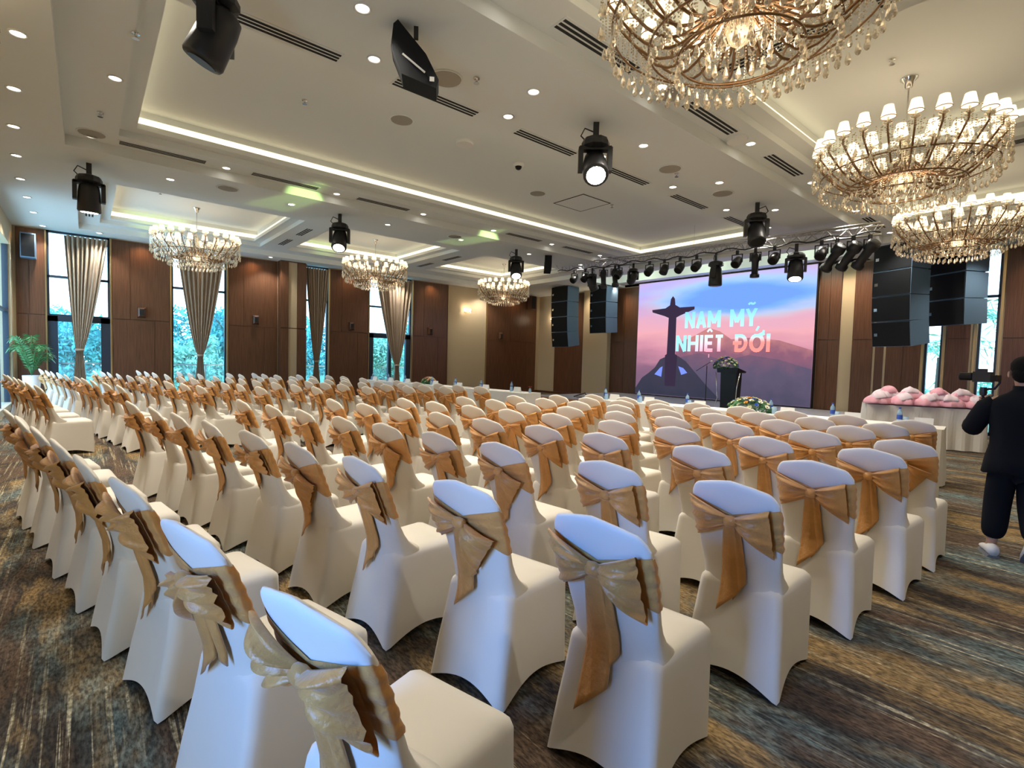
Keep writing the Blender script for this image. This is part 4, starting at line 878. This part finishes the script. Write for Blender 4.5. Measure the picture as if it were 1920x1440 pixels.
def letters(word, y_left, y_right, zb, cap, sw=.115):
    # word: list of (glyph, material); strokes are drawn in a box of glyph width x cap height
    W = {'I': .0, 'M': .88, 'O': .84, ' ': .30, 'D': .70, 'E': .56, 'T': .58}
    wd = lambda c: W.get(c[0], .68); gap = .38
    tot = sum(wd(c) for c, m in word)+gap*(len(word)-1)-.16*sum(c[0] == 'E' for c, m in word); k = (y_left-y_right-sw)/(tot); x = sw/2/k
    for c, m in word:
        w = wd(c); P = []
        b = c[0]
        if b == 'N': P = [[(0, 0), (0, 1)], [(0, 1), (w, 0)], [(w, 0), (w, 1)]]
        if b == 'A': P = [[(0, 0), (w/2, 1)], [(w/2, 1), (w, 0)], [(.17*w, .30), (.83*w, .30)]]
        if b == 'M': P = [[(0, 0), (0, 1)], [(0, 1), (w/2, .25)], [(w/2, .25), (w, 1)], [(w, 1), (w, 0)]]
        if b == 'Y': P = [[(0, 1), (w/2, .48)], [(w, 1), (w/2, .48)], [(w/2, .52), (w/2, 0)]]
        if b == 'H': P = [[(0, 0), (0, 1)], [(w, 0), (w, 1)], [(0, .5), (w, .5)]]
        if b == 'I': P = [[(0, 0), (0, 1)]]
        if b == 'E': P = [[(0, 0), (0, 1)], [(0, .08), (w, .08)], [(0, .5), (w*.9, .5)], [(0, .92), (w, .92)]]
        if b == 'T': P = [[(w/2, 0), (w/2, 1)], [(0, .92), (w, .92)]]
        if b == 'D': P = [[(0, 0), (0, 1)]]+[[(w*.35+w*.65*math.cos(a), .5+.42*math.sin(a)), (w*.35+w*.65*math.cos(a2), .5+.42*math.sin(a2))] for a, a2 in [(-PI/2+PI*q/10, -PI/2+PI*(q+1)/10) for q in range(10)]]+[[(0, .08), (w*.4, .08)], [(0, .92), (w*.4, .92)], [(-.18, .5), (w*.45, .5)]]
        if b == 'O': P = [[(w/2+w/2*math.cos(a), .5+.42*math.sin(a)), (w/2+w/2*math.cos(a2), .5+.42*math.sin(a2))] for a, a2 in [(2*PI*q/20, 2*PI*(q+1)/20) for q in range(20)]]
        marks = c[1:]
        if '~' in marks: P += [[(w*.1, 1.22), (w*.35, 1.32)], [(w*.35, 1.32), (w*.62, 1.22)], [(w*.62, 1.22), (w*.9, 1.32)]]
        if '^' in marks: P += [[(w*.15, 1.18), (w/2, 1.36)], [(w/2, 1.36), (w*.85, 1.18)]]
        if '.' in marks: P += [[(w/2-.03, -.26), (w/2+.03, -.26)]]
        if 'h' in marks: P += [[(w*.72, .92), (w*1.02, 1.02)], [(w*1.02, 1.02), (w*1.04, 1.20)]]
        if "'" in marks: P += [[(w*.42, 1.18), (w*.62, 1.42)]]
        if P:
            g = G(); q = 0
            for (a0, b0), (a1, b1) in P:
                thin = .55 if b0 > 1.1 or b1 > 1.1 else 1
                s = sw/2*thin; p0 = Vector(((x+a0)*k, b0*cap)); p1 = Vector(((x+a1)*k, b1*cap)); d = (p1-p0); d = d.normalized() if d.length > 1e-6 else Vector((1, 0)); nn = Vector((-d.y, d.x))*s; e = d*(s*.6 if b in 'DO' and 0 < b0 < 1 else 0)
                if b0 in (0, 1) and abs(d.x) > .15 and abs(d.y) > .15: p0 = p0-d*s*.2
                zz = .0004*q; q += 1; g.quad(*[(v.x, min(v.y, cap) if max(b0, b1) <= 1 else v.y, zz) for v in (p0-e-nn, p1+e-nn, p1+e+nn, p0-e+nn)])
            o = g.obj('letter', m, scr, kind='stuff') if 0 else g.obj('letter', m, scr)
            o.matrix_local = Matrix(((0, 0, -1, -.028), (-1, 0, 0, y_left-8.72), (0, 1, 0, zb), (0, 0, 0, 1)))
        x += w+gap-(.16 if b == 'E' else 0)
T1 = textmat('text_cyan', (.22, .58, .95), (.42, .80, .92), 0, .5)
T2 = textmat('text_cyan_pink', (.55, .78, .85), (.85, .32, .42), .0, .5, (.30, .78, .95), .35, 1.1)
T3 = textmat('text_coral', (.35, .80, .88), (.95, .25, .22), .30, .52)
letters([('N', T1), ('A', T1), ('M', T1), (' ', T1), ('M', T1), ('Y~', T1)], 9.79, 7.28, 2.76, .56)
letters([('N', T2), ('H', T2), ('I', T2), ('E^.', T2), ('T', T2), (' ', T2), ('D', T3), ("Oh'", T3), ('I', T3)], 10.11, 6.86, 1.95, .56)
# podium
pd = thing('podium', 'black podium with slanted top on the stage', 'podium', (13.5, 6.75, .30))
G().loft([[(-.16, -.22, 0), (.2, -.22, 0), (.2, .22, 0), (-.16, .22, 0)], [(-.16, -.19, .03), (.18, -.19, .03), (.18, .19, .03), (-.16, .19, .03)], [(-.14, -.22, 1.0), (.18, -.22, 1.0), (.18, .22, 1.0), (-.14, .22, 1.0)]]).obj('body', M['blackgloss'], pd)
G().loft([[(-.22, -.28, 1.0), (.26, -.28, 1.0), (.26, .28, 1.0), (-.22, .28, 1.0)], [(-.22, -.30, 1.14), (.26, -.30, 1.04), (.26, .30, 1.04), (-.22, .30, 1.14)]]).obj('top', M['blackgloss'], pd)
for s in (-1, 1): G().tube([(-.19, s*.34, 1.0), (-.21, s*.28, .6), (-.2, s*.26, .3), (-.22, s*.33, .005)], .014, 6).obj('curved_rail', M['chrome'], pd, True)
bq = bouquet(13.45, 6.88, 1.40, .20, .34, .30, 60, [4, 0, 1, 4, 0, 2, 1, 4], 'tall white and blue flower arrangement on the podium', .0, 520)
ms_ = thing('microphone_stand', 'thin black microphone stand left of the podium', 'microphone stand', (13.3, 7.35, .30))
G().lathe([(.13, 0), (.12, .02), (.02, .03)], 16).obj('base', M['black'], ms_); G().tube([(0, 0, .02), (0, 0, 1.18)], .011, 8).obj('pole', M['black'], ms_); G().tube([(0, .32, 1.02), (0, -.10, 1.28)], .008, 6).obj('boom', M['black'], ms_); G().blob((0, -.13, 1.3), .025, .03, .025).obj('microphone', M['white'], ms_, True)
mo = thing('floor_monitor', 'low black monitor frame lying on the stage left edge', 'loudspeaker', (12.6, 11.2, .30)); G().tube([(0, .5, 0.01), (0, 0, .16), (0, -.1, .01)], .02, 6).obj('frame', M['black'], mo); G().box(-.1, .1, -.1, .3, 0, .02).obj('base', M['black'], mo)
# ------------------------------------------------------------------ plants, terrace, trees
def palm_pot(x, y, label, h, potr, poth, nfr, spread):
    t = thing('potted_palm', label, 'plant', (x, y, 0), 0)
    if poth: G().lathe([(potr*.75, 0), (potr, poth), (potr*.93, poth), (potr*.9, poth-.04)], 22).obj('planter', M['pot'], t, True)
    rr = random.Random(int(h*100)); stems = G()
    for k in range(nfr):
        a = 2.4*k; L = spread*rr.uniform(.6, 1); top = poth+(h-poth)*rr.uniform(.45, 1)
        g = G(); pts = []
        for i in range(11):
            f = i/10; pts.append(Vector((L*f*math.cos(a), L*f*math.sin(a), poth+(top-poth)*math.sin(PI*.62*f)/math.sin(PI*.62)-.10*f*f)))
        stems.tube(pts, .006, 5)
        for i in range(2, 11):
            p = pts[i]; d = (pts[i]-pts[i-1]).normalized(); s = Vector((-math.sin(a), math.cos(a), 0))
            for sg in (-1, 1):
                for q in (0, .5):
                    o = p-d*q*(pts[i]-pts[i-1]).length; l = .17*math.sin(PI*(i/11))**.6; e = o+s*sg*l+d*l*.6+Vector((0, 0, -.03)); w = d*.016
                    g.quad(o, o+(e-o)*.5+w, e, o+(e-o)*.5-w)
        g.obj('frond', M['leaf'], t)
    stems.obj('stems', M['leaf'], t, True)
palm_pot(-1.0, 16.75, 'tall green palm in a white planter by the leftmost window', 1.75, .17, .80, 14, .52)
palm_pot(5.75, 18.6, 'leafy green plant outside the narrow third window', 1.7, .15, .3, 12, .6)
palm_pot(9.3, 18.4, 'small green plant outside the fourth window', 1.2, .15, .3, 10, .45)
struct(G().box(-8, 20, 17.75, 21.5, -.2, -.01).obj('floor_terrace', M['terrace']))
struct(G().quad((-60, 21.5, -1), (80, 21.5, -1), (80, 90, -1), (-60, 90, -1)).obj('ground_garden', M['grass']))
struct(G().quad((16.6, -40, -.3), (60, -40, -.3), (60, 17, -.3), (16.6, 17, -.3)).obj('ground_side', M['grass']))
rl = thing('glass_railing', 'glass balustrade with thin steel top rail outside the windows', 'railing', (6, 19.2, 0))
G().box(-13, 14, -.02, .02, 1.03, 1.07).obj('top_rail', M['chrome'], rl)
for i in range(14): G().box(-.015+i*2-13, .015+i*2-13, -.02, .02, 0, 1.03).obj('post', M['chrome'], rl)
G().box(-13, 14, -.005, .005, .06, .98).obj('glass_pane', M['glass'], rl)
import numpy as np
def tree(x, y, z0, h, r, label, m, seed, n=5200, dens=1.0, leaf=.16):
    t = thing('garden_tree', label, 'tree', (x, y, z0), 0, 'trees outside the windows')
    g = G(); g.tube([(0, 0, 0), (.1, 0, h*.3), (-.05, .1, h*.55), (.1, 0, h*.8)], [.16, .12, .09, .03], 7)
    for k in range(5):
        a = k*1.3; g.tube([(0, 0, h*(.3+.08*k)), (r*.4*math.cos(a), r*.4*math.sin(a), h*(.45+.08*k)), (r*.75*math.cos(a), r*.75*math.sin(a), h*(.55+.08*k))], [.07, .045, .02], 5)
    g.obj('trunk', M['bark'], t, True)
    rs = np.random.RandomState(seed); nc = 22
    cen = rs.normal(size=(nc, 3)); cen /= np.linalg.norm(cen, axis=1)[:, None]; cen *= rs.uniform(.3, .85, (nc, 1)); cen = cen*[r, r, h*.36]+[0, 0, h*.60]
    idx = rs.randint(0, nc, n); d = rs.normal(size=(n, 3)); d /= np.linalg.norm(d, axis=1)[:, None]; P = cen[idx]+d*rs.uniform(.5, 1, (n, 1))*r*.38
    a = rs.normal(size=(n, 3)); a /= np.linalg.norm(a, axis=1)[:, None]; b = np.cross(a, rs.normal(size=(n, 3))); b /= np.linalg.norm(b, axis=1)[:, None]
    s = leaf*rs.uniform(.6, 1.2, (n, 1)); V = np.stack([P-a*s, P+b*s*.4, P+a*s, P-b*s*.4], 1).reshape(-1, 3)
    me = bpy.data.meshes.new('foliage'); me.vertices.add(4*n); me.vertices.foreach_set('co', V.ravel()); me.loops.add(4*n); me.loops.foreach_set('vertex_index', np.arange(4*n)); me.polygons.add(n); me.polygons.foreach_set('loop_start', np.arange(n)*4); me.polygons.foreach_set('loop_total', np.full(n, 4)); me.update(); me.validate()
    me.materials.append(M[m]); o = bpy.data.objects.new('foliage', me); COL.objects.link(o); o.parent = t; o['kind'] = 'stuff'
for k, (x, y, h, r, m, l) in enumerate([(-4.6, 27, 3.4, 1.9, 'treeleaf_hazed', 'bushy teal tree seen left of the first curtain'), (-.4, 28, 3.0, 1.9, 'treeleaf_hazed', 'bushy tree seen right of the first curtain'), (2.9, 33, 4.3, 2.0, 'treeleaf_hazed', 'dark teal tree seen left of second curtain'),
        (5.7, 28, 4.1, 2.0, 'treeleaf_hazed', 'tall tree seen right of the second curtain'), (3.3, 24.5, 2.2, 1.6, 'treeleaf_hazed2', 'lower light green tree seen behind the second window'), (9.4, 30, 3.6, 2.0, 'treeleaf_hazed', 'tree seen through the narrow third window'),
        (12.9, 27, 2.9, 1.8, 'treeleaf_hazed2', 'light green tree seen left of the fourth curtain'), (16.6, 30, 4.2, 2.0, 'treeleaf_hazed', 'tree seen right of the fourth curtain'), (-2.2, 34, 3.9, 2.2, 'treeleaf_hazed', 'distant tree beyond the leftmost window'), (7.4, 35, 4.4, 2.2, 'treeleaf_hazed', 'distant tree behind the third window garden')]):
    tree(x, y, -1, h+1, r, l, m, 11+k, 7500, leaf=.13)
def outdoor_palm(x, y, label, h, seed):
    t = thing('garden_palm', label, 'palm tree', (x, y, -.3), 0, 'palms outside the end windows'); rr = random.Random(seed)
    G().tube([(0, 0, 0), (.05, .02, h*.5), (0, 0, h)], [.09, .07, .06], 8).obj('trunk', M['bark'], t, True)
    for k in range(16):
        a = k*2.4; L = rr.uniform(1.0, 1.5); g = G(); pts = [Vector((L*f*math.cos(a), L*f*math.sin(a), h+L*.7*math.sin(2.2*f)*rr.uniform(.6, .9)-.5*f*f)) for f in [i/12 for i in range(13)]]
        g.tube(pts, .012, 4)
        for i in range(2, 13):
            d = (pts[i]-pts[i-1]).normalized(); s = Vector((-math.sin(a), math.cos(a), 0))
            for sg in (-1, 1):
                e = pts[i]+s*sg*.38*math.sin(PI*i/13.5)+d*.2+Vector((0, 0, -.12)); w = d*.03; g.quad(pts[i], (pts[i]+e)/2+w, e, (pts[i]+e)/2-w)
        g.obj('frond', M['treeleaf_hazed2'], t)
outdoor_palm(19.0, 3.3, 'green garden palm outside the left end window', 2.2, 3); outdoor_palm(18.6, 1.9, 'green garden palm outside the right end window', 3.0, 4); outdoor_palm(20.5, 2.6, 'farther garden palm between the end windows', 1.0, 5); outdoor_palm(18.2, 2.75, 'low garden palm under the left end window', .6, 6)

# ------------------------------------------------------------------ videographer
def skinned(name, m, parent, nodes, edges, sub=2):
    me = bpy.data.meshes.new(name); keys = list(nodes); me.from_pydata([nodes[k][0] for k in keys], [(keys.index(a), keys.index(b)) for a, b in edges], [])
    o = bpy.data.objects.new(name, me); COL.objects.link(o)
    md = o.modifiers.new('skin', 'SKIN'); md.use_smooth_shade = True
    for i, k in enumerate(keys):
        r = nodes[k][1]; sv = me.skin_vertices[0].data[i]; sv.radius = r if isinstance(r, tuple) else (r, r); sv.use_root = (i == 0)
    s = o.modifiers.new('sub', 'SUBSURF'); s.levels = sub; s.render_levels = sub
    bpy.context.view_layer.update()
    m2 = bpy.data.meshes.new_from_object(o.evaluated_get(bpy.context.evaluated_depsgraph_get())); bpy.data.objects.remove(o)
    m2.materials.clear(); m2.materials.append(m); m2.polygons.foreach_set('use_smooth', [True]*len(m2.polygons))
    w = bpy.data.objects.new(name, m2); COL.objects.link(w); w.parent = parent; return w
pr = thing('person', 'person in black seen from behind, holding up a camera stabiliser, white shoes', 'person', (5.72, .46, 0), .22)
J = {'pelvis': ((0, 0, .84), (.13, .10)), 'waist': ((.01, 0, .98), (.12, .09)), 'chest': ((.0, 0, 1.16), (.145, .10)), 'neckb': ((-.01, 0, 1.33), (.06, .055)), 'neck': ((.01, 0, 1.39), .048), 'head0': ((.02, .0, 1.45), (.066, .072)), 'head1': ((.02, 0, 1.53), (.074, .086)), 'head2': ((.015, 0, 1.585), (.05, .06)),
     'lsh': ((-.01, .17, 1.28), .055), 'lel': ((.05, .27, 1.04), .042), 'lwr': ((.25, .22, 1.18), .028), 'lhand': ((.31, .20, 1.24), .028),
     'rsh': ((-.01, -.17, 1.28), .055), 'rel': ((.06, -.25, 1.03), .042), 'rwr': ((.27, -.02, 1.10), .028), 'rhand': ((.32, .06, 1.14), .026),
     'lhip': ((0, .09, .80), .085), 'lkn': ((.05, .11, .44), .055), 'lank': ((.0, .12, .09), .036), 'lfoot': ((.10, .13, .04), .035),
     'rhip': ((0, -.09, .80), .085), 'rkn': ((.0, -.10, .43), .055), 'rank': ((-.20, -.10, .16), .036), 'rfoot': ((-.16, -.10, .05), .035)}
E_ = [('pelvis', 'waist'), ('waist', 'chest'), ('chest', 'neckb'), ('neckb', 'neck'), ('neck', 'head0'), ('head0', 'head1'), ('head1', 'head2'), ('chest', 'lsh'), ('lsh', 'lel'), ('lel', 'lwr'), ('lwr', 'lhand'), ('chest', 'rsh'), ('rsh', 'rel'), ('rel', 'rwr'), ('rwr', 'rhand'), ('pelvis', 'lhip'), ('lhip', 'lkn'), ('lkn', 'lank'), ('lank', 'lfoot'), ('pelvis', 'rhip'), ('rhip', 'rkn'), ('rkn', 'rank'), ('rank', 'rfoot')]
body = skinned('body', M['skin'], pr, J, E_)
jg = G(); rs = []
for k, (z, rx, ry, cx_) in enumerate([(.69, .15, .205, 0), (.70, .16, .215, 0), (.80, .145, .20, 0), (.92, .13, .18, 0), (1.03, .13, .178, 0), (1.14, .13, .20, -.01), (1.22, .12, .212, -.012), (1.275, .10, .20, -.015), (1.315, .085, .145, -.015), (1.34, .07, .095, -.01), (1.365, .062, .068, -.005), (1.40, .060, .062, 0)]):
    rs.append([(cx_+rx*spw(math.cos(a), .85)*(1+.025*math.sin(5*a+z*9)), ry*spw(math.sin(a), .8)*(1+.02*math.sin(7*a+z*14)), z+(.012*math.sin(3*a) if k < 2 else 0)) for a in [2*PI*q/36 for q in range(36)]])
jg.loft(rs, True, False)
for sh in ([(-.01, .155, 1.262), (.0, .205, 1.215), (.02, .25, 1.12), (.045, .285, 1.035), (.12, .275, 1.06), (.20, .235, 1.13), (.24, .22, 1.165)], [(-.01, -.155, 1.262), (.0, -.205, 1.215), (.02, -.25, 1.12), (.045, -.275, 1.03), (.12, -.20, 1.05), (.20, -.10, 1.08), (.24, -.05, 1.095)]):
    jg.tube(sh, [.066, .078, .075, .070, .066, .056, .048], 14)
jg.obj('jacket', M['blackcloth'], pr, True)
tq = {'pel': ((0, 0, .80), (.14, .12)), 'lh': ((0, .085, .68), (.10, .105)), 'lk': ((.03, .10, .44), (.088, .095)), 'lc': ((.01, .11, .24), (.088, .09)), 'la': ((0, .12, .13), (.07, .072)), 'rh': ((0, -.085, .68), (.10, .105)), 'rk': ((0, -.095, .44), (.088, .095)), 'rc': ((-.09, -.105, .28), (.085, .09)), 'ra': ((-.16, -.10, .19), (.07, .075))}
skinned('trousers', M['blackcloth'], pr, tq, [('pel', 'lh'), ('lh', 'lk'), ('lk', 'lc'), ('lc', 'la'), ('pel', 'rh'), ('rh', 'rk'), ('rk', 'rc'), ('rc', 'ra')])
hr = G(); hr.blob((.0, 0, 1.555), .098, .088, .085, 20, 12, .03); hr.blob((-.035, 0, 1.49), .060, .082, .07, 16, 8, .03); hr.obj('hair', M['hair'], pr, True)
for s in (-1, 1): G().blob((.02, s*.088, 1.49), .018, .010, .028, 8, 6).obj('ear', M['skin'], pr, True)
G().blob((.108, 0, 1.475), .018, .012, .02, 8, 6).obj('nose', M['skin'], pr, True)
for s in (-1, 1): G().blob((.096, s*.032, 1.505), .008, .013, .007, 8, 6).obj('eye', M['blackgloss'], pr, True)
G().blob((.098, 0, 1.435), .008, .024, .006, 8, 5).obj('mouth', M['skin'], pr, True)
def shoe(x, y, z, pitch, nm):
    o = G(); prof = [(-.115, .036, .085), (-.07, .046, .095), (0, .046, .08), (.06, .052, .058), (.12, .046, .045), (.165, .024, .028)]
    o.loft([[(px+.0, w*math.cos(2*PI*i/12), .012+hh*.5+hh*.5*math.sin(2*PI*i/12)) for i in range(12)] for px, w, hh in prof])
    sh = o.obj('shoe', M['shoe'], pr, True, (x, y, z), (0, pitch, .1))
    G().loft([[(px, w*1.08*math.cos(2*PI*i/12), .0+.018*(math.sin(2*PI*i/12) > 0)) for i in range(12)] for px, w, hh in prof]).obj('sole', M['sole'], sh)
shoe(.03, .125, 0, 0, 'l'); shoe(-.13, -.10, .085, .85, 'r')
for pc_, sg in (((.31, .20, 1.25), 1), ((.33, .07, 1.15), -1)):
    for k in range(4):
        a = Vector(pc_)+Vector((.012, sg*.02, .03-.02*k)); G().tube([a, a+Vector((.03, -sg*.005, .002)), a+Vector((.045, -sg*.03, 0)), a+Vector((.025, -sg*.05, -.002))], [.010, .0095, .009, .007], 7).obj('finger', M['skin'], body, True)
    a = Vector(pc_)+Vector((-.01, -sg*.01, .035)); G().tube([a, a+Vector((.01, -sg*.03, .02)), a+Vector((.03, -sg*.04, .025))], [.012, .011, .008], 7).obj('thumb', M['skin'], body, True)
cr = thing('camera_stabiliser', 'black video camera on a handheld stabiliser held by the person', 'camera')
cr.location = (5.72+.36*math.cos(.22)-.20*math.sin(.22), .46+.36*math.sin(.22)+.20*math.cos(.22), 1.10); cr.rotation_euler = (0, 0, .22+1.1); cr.scale = (.78, .78, .9)
G().tube([(0, 0, 0), (0, 0, .26)], .017, 10).obj('handle', M['black'], cr, True); G().lathe([(.03, .22), (.035, .25), (.03, .30)], 12).obj('motor', M['black'], cr)
G().tube([(0, 0, .28), (-.09, -.02, .29), (-.13, -.02, .35), (-.10, 0, .42)], .012, 7).obj('gimbal_arm', M['black'], cr, True)
G().box(-.07, .09, -.045, .045, .35, .45).obj('camera_body', M['black'], cr); G().lathe([(.036, .09), (.04, .12), (.038, .21), (.042, .22)], 16, (0, 0, .40), 'x').obj('lens', M['blackgloss'], cr, True)
G().box(-.02, .06, -.02, .02, .45, .48).obj('viewfinder', M['black'], cr); G().box(-.13, -.07, -.05, .05, .36, .42).obj('monitor', M['blackgloss'], cr)
